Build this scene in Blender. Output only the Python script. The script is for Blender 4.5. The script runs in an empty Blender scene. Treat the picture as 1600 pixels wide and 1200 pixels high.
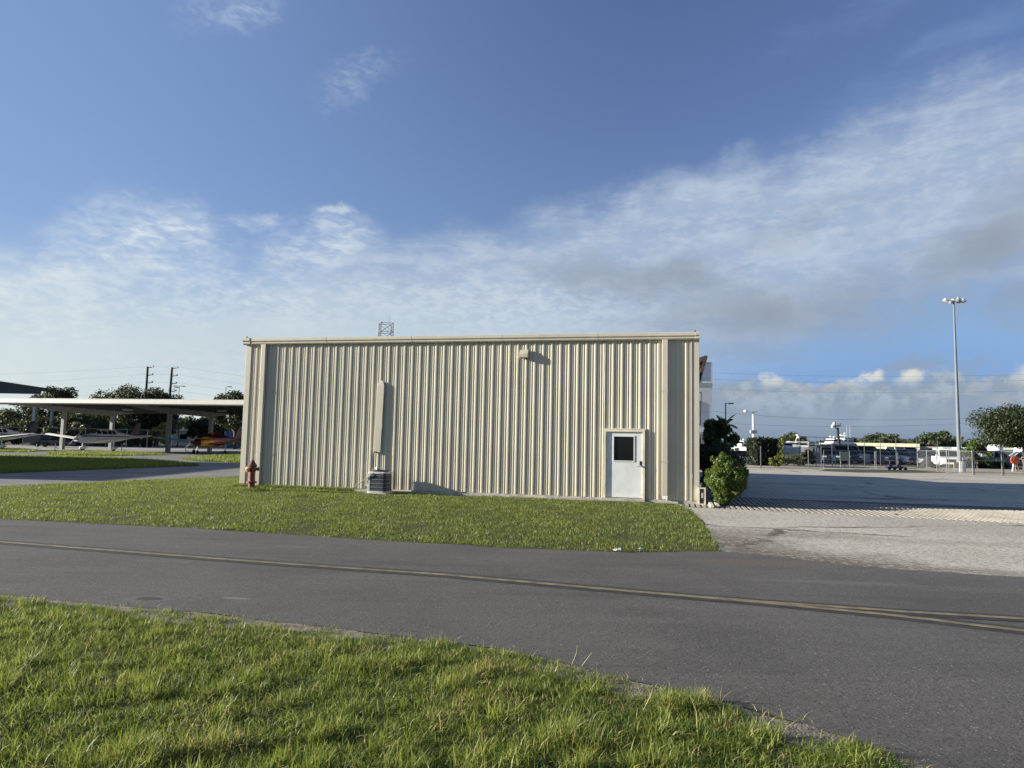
# cloud radiances, in the units of the sky texture
SKY_STR = .055; EXPO = 1.3
WHITE = (4.9, 5.5, 6.1); SHEET = (2.75, 3.5, 4.7); SHEETW = (3.9, 4.5, 5.4); VEIL = (1.75, 2.8, 4.8); HAZE = (5.2, 5.8, 5.75); HAZE2 = (3.7, 4.5, 5.2)
GREY = (2.2, 2.6, 3.25); BANK = (2.2, 2.65, 3.2); HEAD = (5.4, 5.4, 5.0); LOW = (1.65, 2.2, 3.0); BLUE = (1.4, 2.6, 5.0)
import bpy, bmesh, math, random
import numpy as np
from mathutils import Matrix, Vector, noise as mnoise
random.seed(7); rng = np.random.default_rng(7)
S = bpy.context.scene
COL = S.collection
PI = math.pi
# ------------------------------------------------------------------ camera
F = 1090.0; CAMH = 1.72
cam_d = bpy.data.cameras.new('camera'); cam = bpy.data.objects.new('camera', cam_d); COL.objects.link(cam)
cam_d.sensor_width = 36; cam_d.lens = 36*F/1600; cam_d.clip_end = 6000; cam_d.clip_start = .05
RM = Matrix.Rotation(math.radians(90+4.72), 3, 'X') @ Matrix.Rotation(math.radians(1.2), 3, 'Z')
cam.matrix_world = Matrix.Translation((0, 0, CAMH)) @ RM.to_4x4()
S.camera = cam
CP = Vector((0, 0, CAMH))
def ray(px, py): return (RM @ Vector(((px-800)/F, (600-py)/F, -1))).normalized()
def at(px, py, z=0.0):                       # the ground point seen at a pixel of the photograph
    d = ray(px, py); t = (z-CAMH)/d.z
    return CP + d*t
def atd(px, py, y):                          # the point seen at a pixel, y metres in front of the camera
    d = ray(px, py); return CP + d*(y/d.y)
# ------------------------------------------------------------------ object helpers
def tag(o, label=None, cat=None, group=None, kind=None):
    if label: o['label'] = label
    if cat: o['category'] = cat
    if group: o['group'] = group
    if kind: o['kind'] = kind
    return o
def thing(name, label, cat, loc=(0, 0, 0), rz=0, group=None):
    o = bpy.data.objects.new(name, None); COL.objects.link(o); o.empty_display_size = .2
    o.location = loc; o.rotation_euler = (0, 0, rz)
    return tag(o, label, cat, group)
def dup(root, loc=None, rz=None, scale=None, label=None, group=None):
    r = root.copy(); COL.objects.link(r)
    if loc is not None: r.location = loc
    if rz is not None: r.rotation_euler = (0, 0, rz)
    if scale is not None: r.scale = scale if hasattr(scale, '__len__') else (scale,)*3
    tag(r, label, None, group)
    for ch in list(root.children):
        c = ch.copy(); COL.objects.link(c); c.parent = r
        for g in list(ch.children):
            d = g.copy(); COL.objects.link(d); d.parent = c
    return r
class MB:
    def __init__(s): s.v = []; s.f = []
    def add(s, vs, fs):
        n = len(s.v); s.v += [tuple(v) for v in vs]; s.f += [tuple(i+n for i in f) for f in fs]; return s
    def box(s, c, d, rz=0, M=None):
        x, y, z = d[0]/2, d[1]/2, d[2]/2
        vs = [Vector((i*x, j*y, k*z)) for i in (-1, 1) for j in (-1, 1) for k in (-1, 1)]
        if M is None: M = Matrix.Rotation(rz, 3, 'Z')
        vs = [M @ v + Vector(c) for v in vs]
        return s.add(vs, [(0, 1, 3, 2), (4, 6, 7, 5), (0, 4, 5, 1), (2, 3, 7, 6), (0, 2, 6, 4), (1, 5, 7, 3)])
    def span(s, a, b): return s.box([(a[i]+b[i])/2 for i in range(3)], [abs(b[i]-a[i]) for i in range(3)])
    def tube(s, p0, p1, r0, r1=None, n=8, cap=True):
        r1 = r0 if r1 is None else r1
        p0, p1 = Vector(p0), Vector(p1); d = (p1-p0)
        if d.length < 1e-6: return s
        d.normalize(); u = d.orthogonal().normalized(); w = d.cross(u)
        vs = []
        for p, r in ((p0, r0), (p1, r1)):
            for i in range(n):
                a = 2*PI*i/n; vs.append(p+(u*math.cos(a)+w*math.sin(a))*r)
        fs = [(i, (i+1) % n, n+(i+1) % n, n+i) for i in range(n)]
        if cap: fs += [tuple(range(n))[::-1], tuple(range(n, 2*n))]
        return s.add(vs, fs)
    def path(s, pts, r, n=6):
        for a, b in zip(pts[:-1], pts[1:]): s.tube(a, b, r, r, n)
        return s
    def loft(s, rings, cap=True, closed=True):
        n = len(rings[0]); vs = [v for r in rings for v in r]; fs = []
        m = n if closed else n-1
        for k in range(len(rings)-1):
            for i in range(m): fs.append((k*n+i, k*n+(i+1) % n, (k+1)*n+(i+1) % n, (k+1)*n+i))
        if cap and closed: fs += [tuple(range(n))[::-1], tuple(range((len(rings)-1)*n, len(rings)*n))]
        return s.add(vs, fs)
    def lathe(s, prof, c=(0, 0, 0), n=16, axis='Z'):
        rings = []
        for r, h in prof:
            ring = []
            for i in range(n):
                a = 2*PI*i/n; p = (r*math.cos(a), r*math.sin(a), h)
                if axis == 'Y': p = (p[0], p[2], p[1])
                if axis == 'X': p = (p[2], p[0], p[1])
                ring.append(Vector(p)+Vector(c))
            rings.append(ring)
        return s.loft(rings)
    def prism(s, poly, y0, y1):                # polygon in x,z pushed along y
        n = len(poly); vs = [(x, y0, z) for x, z in poly]+[(x, y1, z) for x, z in poly]
        fs = [tuple(range(n)), tuple(range(n, 2*n))[::-1]]+[(i, n+i, n+(i+1) % n, (i+1) % n) for i in range(n)]
        return s.add(vs, fs)
    def grid(s, pts):                          # rows of points
        h, w = len(pts), len(pts[0]); vs = [p for r in pts for p in r]
        return s.add(vs, [(j*w+i, j*w+i+1, (j+1)*w+i+1, (j+1)*w+i) for j in range(h-1) for i in range(w-1)])
    def build(s, name, mat, parent=None, smooth=None, bevel=0):
        me = bpy.data.meshes.new(name); me.from_pydata(s.v, [], s.f)
        bm = bmesh.new(); bm.from_mesh(me); bmesh.ops.recalc_face_normals(bm, faces=bm.faces)
        bm.to_mesh(me); bm.free()
        if smooth is not None: me.shade_smooth(); me.set_sharp_from_angle(angle=math.radians(smooth))
        me.materials.append(mat)
        o = bpy.data.objects.new(name, me); COL.objects.link(o); o.parent = parent
        if bevel:
            b = o.modifiers.new('bevel', 'BEVEL'); b.width = bevel; b.segments = 2; b.limit_method = 'ANGLE'
        return o
def npmesh(name, V, loops, sizes, mat, parent=None, rnd=None, smooth=False):
    me = bpy.data.meshes.new(name)
    me.vertices.add(len(V)); me.vertices.foreach_set('co', np.asarray(V, np.float32).ravel())
    me.loops.add(len(loops)); me.loops.foreach_set('vertex_index', np.asarray(loops, np.int32))
    sizes = np.asarray(sizes, np.int32); me.polygons.add(len(sizes))
    st = np.concatenate([[0], np.cumsum(sizes)[:-1]]).astype(np.int32)
    me.polygons.foreach_set('loop_start', st); me.polygons.foreach_set('loop_total', sizes)
    me.update(calc_edges=True)
    if rnd is not None:
        a = me.attributes.new('rnd', 'FLOAT', 'FACE'); a.data.foreach_set('value', np.asarray(rnd, np.float32))
    if smooth: me.shade_smooth()
    me.materials.append(mat)
    o = bpy.data.objects.new(name, me); COL.objects.link(o); o.parent = parent
    return o
# ------------------------------------------------------------------ node helpers
class NT:
    def __init__(s, tree): s.t = tree; s.n = tree.nodes; s.l = tree.links
    def node(s, ty, **kw):
        n = s.n.new(ty)
        for k, v in kw.items(): setattr(n, k, v)
        return n
    def put(s, sock, v):
        if isinstance(v, bpy.types.NodeSocket): s.l.new(v, sock)
        elif v is not None: sock.default_value = v
    def math(s, op, a, b=None, c=None, clamp=False):
        n = s.node('ShaderNodeMath', operation=op, use_clamp=clamp)
        for i, v in enumerate((a, b, c)): s.put(n.inputs[i], v)
        return n.outputs[0]
    def mul(s, a, b): return s.math('MULTIPLY', a, b)
    def vm(s, op, a, b=None, sc=None):
        n = s.node('ShaderNodeVectorMath', operation=op); s.put(n.inputs[0], a); s.put(n.inputs[1], b)
        if sc is not None: s.put(n.inputs['Scale'], sc)
        return n.outputs['Value'] if op in ('LENGTH', 'DOT_PRODUCT', 'DISTANCE') else n.outputs['Vector']
    def noise(s, vec, scale, detail=3, rough=.5, dist=0, out='Fac'):
        n = s.node('ShaderNodeTexNoise'); s.put(n.inputs['Vector'], vec); n.inputs['Scale'].default_value = scale
        n.inputs['Detail'].default_value = detail; n.inputs['Roughness'].default_value = rough; n.inputs['Distortion'].default_value = dist
        return n.outputs[out]
    def ramp(s, v, a, b, lo=0., hi=1., smooth=True):
        n = s.node('ShaderNodeMapRange', interpolation_type='SMOOTHSTEP' if smooth else 'LINEAR')
        s.put(n.inputs[0], v); n.inputs[1].default_value = a; n.inputs[2].default_value = b
        n.inputs[3].default_value = lo; n.inputs[4].default_value = hi
        return n.outputs[0]
    def mix(s, f, a, b, blend='MIX'):
        n = s.node('ShaderNodeMix', data_type='RGBA', blend_type=blend); s.put(n.inputs[0], f)
        for i, v in ((6, a), (7, b)):
            if not isinstance(v, bpy.types.NodeSocket): v = (*v[:3], 1)
            s.put(n.inputs[i], v)
        return n.outputs[2]
    def mapping(s, vec, loc=(0, 0, 0), rot=(0, 0, 0), sc=(1, 1, 1), ty='POINT'):
        n = s.node('ShaderNodeMapping', vector_type=ty); s.put(n.inputs[0], vec)
        n.inputs[1].default_value = loc; n.inputs[2].default_value = rot; n.inputs[3].default_value = sc
        return n.outputs[0]
def newmat(name, rough=.7, metal=0, spec=.5):
    m = bpy.data.materials.new(name); m.use_nodes = True; T = NT(m.node_tree)
    b = m.node_tree.nodes['Principled BSDF']; b.inputs['Roughness'].default_value = rough; b.inputs['Metallic'].default_value = metal
    b.inputs['Specular IOR Level'].default_value = spec
    return m, T, b
def M(name, col, rough=.6, metal=0, var=.12, scale=3., bump=0., bscale=30., spec=.4, dirt=None, dirt_amt=.5):
    m, T, b = newmat(name, rough, metal, spec)
    tc = T.node('ShaderNodeTexCoord').outputs['Object']
    n = T.noise(tc, scale, 4, .6)
    c2 = tuple(max(0, c*(1-var*1.6)) for c in col); c3 = tuple(min(1, c*(1+var)) for c in col)
    c = T.mix(T.ramp(n, .3, .7), c2, c3)
    if dirt:
        n2 = T.noise(tc, scale*2.3, 6, .7)
        c = T.mix(T.math('MULTIPLY', T.ramp(n2, .5, .72), dirt_amt), c, dirt)
    T.put(b.inputs['Base Color'], c)
    if bump:
        bn = T.node('ShaderNodeBump'); bn.inputs['Strength'].default_value = bump; bn.inputs['Distance'].default_value = .02
        T.put(bn.inputs['Height'], T.noise(tc, bscale, 3)); T.l.new(bn.outputs[0], b.inputs['Normal'])
    return m
def leafmat(name, ca, cb, cc=None, trans=.35, rough=.55):
    m, T, b = newmat(name, rough, 0, .35)
    at_ = T.node('ShaderNodeAttribute', attribute_name='rnd').outputs['Fac']
    tc = T.node('ShaderNodeTexCoord').outputs['Object']
    c = T.mix(at_, ca, cb)
    if cc: c = T.mix(T.ramp(T.noise(tc, .9, 3), .5, .68), c, cc)
    T.put(b.inputs['Base Color'], c)
    tr = T.node('ShaderNodeBsdfTranslucent'); T.put(tr.inputs[0], T.mix(.5, c, (.30, .36, .06)))
    mx = T.node('ShaderNodeMixShader'); mx.inputs[0].default_value = trans
    T.l.new(b.outputs[0], mx.inputs[1]); T.l.new(tr.outputs[0], mx.inputs[2])
    T.l.new(mx.outputs[0], m.node_tree.nodes['Material Output'].inputs['Surface'])
    return m
# ------------------------------------------------------------------ building frame (needed for sun direction)
BA = at(375, 760, 0); BB = at(1092, 788, 0)
BA.z = BB.z = 0
BU = (BB-BA).normalized(); BN = Vector((-BU.y, BU.x, 0))    # along the wall, into the building
BW = (BB-BA).length; BYAW = math.atan2(BU.y, BU.x)
def wallpt(px, py):                                          # pixel -> (u, z) on the front wall
    d = ray(px, py); t = (BA-CP).dot(BN)/d.dot(BN); p = CP+d*t
    return (p-BA).dot(BU), p.z
# ------------------------------------------------------------------ sun and sky
sun_h = (BU*1.0+BN*.235); sun_el = math.atan(.275/sun_h.length*1.0)
L = (sun_h.normalized()*math.cos(sun_el)+Vector((0, 0, -math.sin(sun_el))))   # light travels along L
sd = bpy.data.lights.new('sun', 'SUN'); sd.energy = 5.0; sd.angle = math.radians(.5); sd.color = (1, .93, .81)
so = bpy.data.objects.new('sun', sd); COL.objects.link(so); so.location = (-60, -10, 40)
so.rotation_euler = L.to_track_quat('-Z', 'Y').to_euler()
W = bpy.data.worlds.new('World'); S.world = W; W.use_nodes = True
W.cycles.sampling_method = 'MANUAL'; W.cycles.sample_map_resolution = 512
T = NT(W.node_tree); bg = W.node_tree.nodes['Background']; bg.inputs[1].default_value = SKY_STR
sky = T.node('ShaderNodeTexSky', sky_type='NISHITA'); sky.sun_disc = False; sky.sun_elevation = sun_el
sky.sun_rotation = math.atan2(-L.x, -L.y); sky.air_density = 1.0; sky.dust_density = .6; sky.ozone_density = 2.0; sky.altitude = 0
D = T.vm('NORMALIZE', T.node('ShaderNodeTexCoord').outputs['Generated'])
sp = T.node('ShaderNodeSeparateXYZ'); T.put(sp.inputs[0], D); X, Y, Z = sp.outputs
az = T.math('ARCTAN2', X, Y); el = T.math('ARCSINE', Z)
cb = T.node('ShaderNodeCombineXYZ'); T.put(cb.inputs[0], az); T.put(cb.inputs[1], el); AE = cb.outputs[0]
zz = T.math('ADD', T.math('MAXIMUM', Z, 0), .10)
cb = T.node('ShaderNodeCombineXYZ'); T.put(cb.inputs[0], T.math('DIVIDE', X, zz)); T.put(cb.inputs[1], T.math('DIVIDE', Y, zz)); PL = cb.outputs[0]
wob = T.vm('SCALE', T.vm('SUBTRACT', T.noise(AE, 5, 5, .6, out='Color'), (.5, .5, .5)), None, .16)
AEd = T.vm('ADD', AE, wob)
wob2 = T.vm('SCALE', T.vm('SUBTRACT', T.noise(AE, 22, 5, .6, out='Color'), (.5, .5, .5)), None, .05)
AEc = T.vm('ADD', AE, wob2)
def azel(px, py):
    d = ray(px, py); return math.atan2(d.x, d.y), math.asin(d.z)
def blob(px, py, rx, ry, rot=0, lo=1.0, hi=.25, src=None):   # soft patch of sky; radii in photo pixels
    a, e = azel(px, py); k = math.cos(math.atan(math.hypot(px-800, py-690)/F))**1.3
    v = T.mapping(AEd if src is None else src, (a, e, 0), (0, 0, math.radians(rot)), (rx/F*k, ry/F*k, 1), 'TEXTURE')
    return T.ramp(T.vm('LENGTH', v), lo, hi)
def union(*bs):
    r = bs[0]
    for b_ in bs[1:]: r = T.math('MAXIMUM', r, b_)
    return r
mul = lambda a, b_: T.math('MULTIPLY', a, b_)
# altocumulus ripples, streaks and soft fibres
def fib(rot, sx, sy, scale, detail=4, rough=.55, dist=.3, off=0):
    return T.noise(T.mapping(AE, (off, off*.7, 0), (0, 0, math.radians(rot)), (sx, sy, 1)), scale, detail, rough, dist)
rip = fib(-9, 1, 2.6, 34, 4, .6, .5)
rip2 = fib(12, 1, 2.2, 48, 4, .6, .3, 2)
mott = fib(-14, 1, 1.9, 15, 5, .62, .4, 5)
strk = fib(-15, 1, 4.5, 4.5, 6, .6, .5, 1)
strk2 = fib(-24, 1, 5, 7, 6, .62, .4, 3)
veil = fib(16, 1, 6, 3, 6, .6, .4, 4)
soft = T.noise(AE, 7, 5, .55, .3)
puff = T.noise(AE, 26, 7, .62, .1)
hs = T.node('ShaderNodeHueSaturation'); hs.inputs['Hue'].default_value = .518; hs.inputs['Saturation'].default_value = 1.10; hs.inputs['Value'].default_value = 1.16
T.put(hs.inputs['Color'], sky.outputs[0]); c = hs.outputs[0]
def over(c, fac, col): return T.mix(T.math('MINIMUM', fac, 1.0), c, col)
# clear air paling towards the horizon
c = over(c, T.ramp(el, .30, .06, 0, .92), BLUE)
# thin veils high up
c = over(c, mul(union(blob(-60, 230, 420, 130, -14), mul(blob(1450, 110, 330, 45, 10), .6), mul(blob(1350, 20, 300, 40, 6), .5)), T.ramp(veil, .35, .75, 0, .6)), VEIL)
# small high patches
c = over(c, mul(union(blob(370, 0, 120, 52, 10, 1.2, 0), mul(blob(565, 112, 110, 34, 28, 1.2, 0), .6)), T.math('ADD', T.ramp(rip2, .36, .68, .0, .42), .10)), WHITE)
# brighter air towards the sun on the left
c = over(c, T.ramp(az, .25, -.75, 0, .55), VEIL)
# the big diagonal sheet
sheet_ = union(blob(1120, 400, 660, 160, 11, 1.12, .5), blob(740, 490, 520, 140, 13, 1.12, .45), blob(1570, 335, 360, 130, 11, 1.12, .45))
c = over(c, mul(sheet_, T.ramp(strk, .2, .62, .55, .95)), SHEET)
c = over(c, mul(sheet_, mul(T.ramp(mott, .36, .68, .1, .75), T.ramp(strk2, .34, .62, .3, 1))), SHEETW)
c = over(c, mul(mul(sheet_, T.ramp(sheet_, 1.0, .55, .25, 1)), T.ramp(strk2, .46, .68, 0, .75)), SHEETW)
c = over(c, mul(blob(760, 495, 360, 62, 7, 1.2, .1), T.ramp(rip2, .38, .66, .05, .6)), WHITE)
c = over(c, mul(mul(sheet_, T.ramp(rip2, .42, .66, 0, .5)), T.ramp(mott, .35, .65, .2, 1)), SHEETW)
# bright broken patches on the left
lp = union(blob(230, 392, 160, 78, 8, 1.2, .2), mul(blob(50, 425, 220, 60, 6, 1.2, .1), .9), mul(blob(490, 400, 105, 62, 18, 1.2, .1), .85), mul(blob(405, 357, 70, 22, 4), .5), mul(blob(510, 345, 40, 12, 20), .7))
c = over(c, mul(lp, T.math('ADD', mul(T.ramp(mott, .30, .66, .1, .8), T.ramp(rip, .32, .62, .45, 1)), T.ramp(rip, .40, .7, .12, .34))), WHITE)
c = over(c, mul(union(blob(330, 470, 350, 66, 2, 1.2, .1), blob(90, 470, 280, 76, 4, 1.2, .1)), mul(T.ramp(rip2, .36, .68, .2, .9), T.ramp(mott, .3, .65, .35, 1))), WHITE)
c = over(c, mul(T.ramp(el, .27, .04), T.ramp(az, .42, -.35, .0, .9)), HAZE)
# pale glow of thin cloud low on the left
c = over(c, mul(union(blob(60, 640, 760, 200, 3, 1.1, .25), blob(-450, 560, 620, 260, 0, 1.1, .2)), T.ramp(soft, .2, .8, .74, .98)), HAZE)
c = over(c, mul(blob(640, 570, 640, 105, 2, 1.15, .1), T.ramp(rip2, .3, .7, .5, .85)), HAZE2)
# grey underlit bank
gb = union(blob(990, 445, 230, 50, -8, 1.2, .1), blob(1210, 490, 290, 62, 6, 1.2, .1), blob(1540, 400, 210, 80, 28, 1.2, .1), mul(blob(1620, 470, 110, 60, 0, 1.2, .1), .9), mul(blob(1600, 310, 150, 80, 20, 1.2, .1), .6), mul(blob(1250, 350, 160, 36, 12, 1.2, 0), .4))
c = over(c, mul(gb, T.ramp(soft, .25, .68, .6, .95)), GREY)
c = over(c, mul(union(blob(1415, 548, 80, 22, 2), mul(blob(1150, 562, 120, 30, 0), .6), mul(blob(1500, 560, 70, 18, 0), .5)), .6), GREY)
# low bank with cumulus heads along the horizon on the right
pe = T.math('SUBTRACT', el, T.math('MULTIPLY', T.math('SUBTRACT', puff, .5), .085))
bank = mul(T.ramp(pe, .098, .078), T.ramp(az, .17, .30))
def heads_(hi): return union(*[blob(x, y, rx, ry, 0, 1.25, hi, AEc) for x, y, rx, ry in ((1207, 598, 24, 15), (1255, 606, 34, 13), (1340, 604, 30, 13), (1362, 594, 18, 13), (1422, 590, 22, 17), (1445, 612, 30, 10), (1540, 606, 20, 18), (1562, 628, 26, 20), (1608, 600, 30, 24), (1160, 614, 44, 9), (1300, 612, 26, 7), (1490, 612, 24, 7))])
hd_ = heads_(.2)
c = over(c, mul(hd_, T.ramp(puff, .30, .56, .15, 1.0)), HEAD)
c = over(c, mul(bank, T.ramp(puff, .25, .7, .72, .96)), BANK)
c = over(c, mul(mul(bank, T.ramp(puff, .48, .66, 0, .6)), T.ramp(el, .03, .08)), HAZE2)
c = over(c, mul(mul(hd_, T.ramp(el, .074, .098)), T.ramp(puff, .38, .54, .0, 1.0)), HEAD)
c = over(c, mul(union(blob(1300, 645, 280, 22, 0, 1.2, .1), blob(1500, 662, 200, 18, 0, 1.2, .1)), T.ramp(puff, .42, .70, 0, .5)), SHEET)
c = over(c, mul(blob(1350, 700, 620, 36, 0, 1.2, .2, AE), .85), LOW)
T.put(bg.inputs[0], c)
S.view_settings.view_transform = 'Standard'; S.view_settings.look = 'None'; S.view_settings.exposure = EXPO; S.view_settings.gamma = 1
try: S.cycles.use_denoising = True
except Exception: pass
# ------------------------------------------------------------------ ground, roads, grass
def rough_edge(pts, step=.25, amp=.06, sc=1.1, seed=0):
    out = []
    for i in range(len(pts)):
        a, b = Vector(pts[i]), Vector(pts[(i+1) % len(pts)]); n = max(1, min(260, int((b-a).length/step)))
        for k in range(n):
            p = a.lerp(b, k/n); q = Vector((p.x*sc+seed, p.y*sc, seed*1.7))
            out.append(Vector((p.x+amp*mnoise.noise(q)+amp*.5*mnoise.noise(q*4), p.y+amp*mnoise.noise(q+Vector((9, 9, 9)))+amp*.5*mnoise.noise(q*4.3), 0)))
    return out
def sheet(name, pts, z, mat, kind='structure'):
    mb = MB(); mb.add([(p[0], p[1], z) for p in pts], [tuple(range(len(pts)))])
    o = mb.build(name, mat); tag(o, kind=kind)
    if o.data.polygons[0].normal.z < 0: o.data.flip_normals()
    return o
def gp(*px): return [Vector((p.x, p.y, 0)) for p in (at(a, b) for a, b in px)]
def extend(a, b, d): v = (b-a).normalized(); return b+v*d
def inside(P, poly):                                   # even-odd test for an array of points
    x, y = P[:, 0], P[:, 1]; r = np.zeros(len(P), bool); n = len(poly)
    for i in range(n):
        x0, y0 = poly[i][0], poly[i][1]; x1, y1 = poly[(i+1) % n][0], poly[(i+1) % n][1]
        if y0 == y1: continue
        c_ = ((y0 > y) != (y1 > y)) & (x < (x1-x0)*(y-y0)/(y1-y0)+x0); r ^= c_
    return r
# --- materials
def soilmat():
    m, T, b = newmat('grass_soil', .95, 0, .1)
    p = T.node('ShaderNodeNewGeometry').outputs['Position']
    n1 = T.noise(p, .35, 5, .6); n2 = T.noise(p, 6, 5, .7)
    n3 = T.noise(p, 38, 4, .75)
    c = T.mix(T.ramp(n1, .35, .65), (.050, .070, .018), (.080, .085, .030))
    c = T.mix(T.ramp(n2, .42, .68), c, (.12, .10, .055))
    c = T.mix(T.ramp(n3, .40, .55, .8, 0), c, (.020, .022, .008))
    T.put(b.inputs['Base Color'], c); return m
def asphalt():
    m, T, b = newmat('asphalt', .85, 0, .35)
    p = T.node('ShaderNodeNewGeometry').outputs['Position']
    big = T.noise(p, .45, 5, .6, .3); mid = T.noise(T.mapping(p, (0, 0, 0), (0, 0, .12), (.25, 1.6, 1)), 1.1, 5, .65)
    fine = T.noise(p, 62, 4, .75)
    c = T.mix(T.ramp(big, .3, .7), (.082, .076, .067), (.116, .108, .095))
    c = T.mix(T.mul(T.ramp(mid, .46, .70), .6), c, (.128, .118, .104))
    c = T.mix(T.mul(T.ramp(T.noise(T.mapping(p, (3, 2, 0), (0, 0, .10), (.12, 1.1, 1)), 1.6, 4, .6), .52, .72), .5), c, (.052, .047, .042))
    c = T.mix(T.ramp(fine, .36, .52, .85, 0), c, (.026, .024, .022))
    v = T.node('ShaderNodeTexVoronoi'); T.put(v.inputs['Vector'], p); v.inputs['Scale'].default_value = 26
    spk = T.mul(T.ramp(v.outputs['Distance'], .10, .20, 1, 0), T.ramp(T.noise(p, 9, 2), .42, .55))
    c = T.mix(T.mul(spk, .95), c, (.30, .28, .25))
    # scuffs and a broken patch near the far left, where the photograph shows them
    for px, py, rx, ry, col, a in ((236, 937, .27, .14, (.24, .225, .195), .45), (372, 936, .22, .05, (.3, .28, .24), .35), (455, 855, .4, .12, (.15, .14, .13), .4), (400, 872, .5, .1, (.15, .14, .13), .25), (1310, 911, 1.3, .14, (.15, .14, .13), .4), (1180, 880, 1.2, .35, (.12, .085, .06), .45)):
        q = at(px, py); w = T.vm('ADD', T.mapping(p, (q.x, q.y, 0), (0, 0, -.06), (rx, ry, 1), 'TEXTURE'), T.vm('SCALE', T.vm('SUBTRACT', T.noise(p, 4, 4, .7, out='Color'), (.5, .5, .5)), None, 1.9))
        fl = T.vm('LENGTH', T.vm('MULTIPLY', w, (1, 1, 0)))
        f = T.ramp(fl, 1.0, .5); c = T.mix(T.mul(f, a), c, col)
        if px == 236: c = T.mix(T.ramp(fl, .75, .5), c, (.045, .042, .038))
    T.put(b.inputs['Base Color'], c)
    bn = T.node('ShaderNodeBump'); bn.inputs['Strength'].default_value = .55; bn.inputs['Distance'].default_value = .008
    T.put(bn.inputs['Height'], fine); T.l.new(bn.outputs[0], b.inputs['Normal']); return m
def lotmat():
    m, T, b = newmat('shell_concrete', .9, 0, .2)
    p = T.node('ShaderNodeNewGeometry').outputs['Position']
    n1 = T.noise(p, .22, 6, .62, .4); n2 = T.noise(p, 2.2, 6, .7); n3 = T.math('ADD', T.mul(T.noise(p, 11, 4, .75), .5), T.mul(T.noise(p, 33, 4, .8), .5))
    c = T.mix(T.ramp(n1, .3, .7), (.39, .36, .295), (.51, .475, .395))
    c = T.mix(T.mul(T.ramp(n2, .45, .75), .5), c, (.25, .23, .19))
    c = T.mix(T.ramp(n3, .41, .51, .9, 0), c, (.15, .13, .10))
    c = T.mix(T.ramp(n3, .52, .62, 0, .75), c, (.62, .585, .50))
    # long joints and cracks
    v = T.node('ShaderNodeTexVoronoi', feature='DISTANCE_TO_EDGE'); v.inputs['Scale'].default_value = .13
    T.put(v.inputs['Vector'], T.vm('ADD', T.mapping(p, (0, 0, 0), (0, 0, .2), (.7, 1.5, 1)), T.vm('SCALE', T.noise(p, .6, 5, .7, out='Color'), None, 1.3)))
    crack = T.mul(T.ramp(v.outputs['Distance'], .004, .018, 1, 0), T.ramp(T.noise(p, .5, 3), .42, .6))
    c = T.mix(T.mul(crack, .85), c, (.07, .06, .045))
    # soil washed over the corner by the lawn and along the asphalt
    for px, py, rx, ry, a in ((1125, 846, 1.5, 1.5, .85), (1200, 868, 2.6, .9, .8), (1290, 880, 2.6, .5, .7), (1190, 832, 2.4, .8, .5), (1480, 893, 3.4, .4, .55), (1400, 845, 3.5, .5, .3), (1400, 748, 7, 1.1, .35), (1250, 757, 3.5, .9, .35), (1330, 777, 4, .5, .35)):
        q = at(px, py); w = T.vm('ADD', T.mapping(p, (q.x, q.y, 0), (0, 0, -.15), (rx, ry, 1), 'TEXTURE'), T.vm('SCALE', T.vm('SUBTRACT', T.noise(p, 1.6, 6, .75, out='Color'), (.5, .5, .5)), None, 1.4))
        f = T.mul(T.ramp(T.vm('LENGTH', T.vm('MULTIPLY', w, (1, 1, 0))), 1.25, .25), T.ramp(T.noise(p, 9, 5, .75), .32, .56))
        c = T.mix(T.mul(f, a), c, (.085, .066, .045))
    T.put(b.inputs['Base Color'], c)
    bn = T.node('ShaderNodeBump'); bn.inputs['Strength'].default_value = .5; bn.inputs['Distance'].default_value = .02
    T.put(bn.inputs['Height'], T.math('ADD', n3, T.math('MULTIPLY', crack, -.8))); T.l.new(bn.outputs[0], b.inputs['Normal']); return m
MAT_SOIL = soilmat(); MAT_ASPH = asphalt(); MAT_LOT = lotmat()
MAT_PATH = M('old_asphalt', (.155, .15, .14), .9, var=.18, scale=.6, bump=.4, bscale=40, dirt=(.09, .085, .075), dirt_amt=.6)
MAT_APRON = M('apron_concrete', (.27, .26, .235), .9, var=.15, scale=.4, dirt=(.15, .14, .12))
MAT_DIRT = M('pale_dirt', (.33, .29, .22), .95, var=.2, scale=.5, dirt=(.2, .17, .12))
MAT_VERGE = M('verge', (.075, .085, .028), .95, var=.3, scale=.7, dirt=(.15, .12, .06))
MAT_EDGE = M('edge_gravel', (.19, .165, .125), .95, var=.3, scale=9, bump=.8, bscale=60, dirt=(.08, .07, .05))
MAT_YEL = M('worn_yellow_paint', (.20, .165, .085), .75, var=.25, scale=5, dirt=(.13, .12, .09), dirt_amt=.8)
MAT_BLK = M('black_paint', (.034, .033, .032), .8, var=.2, scale=6)
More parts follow.
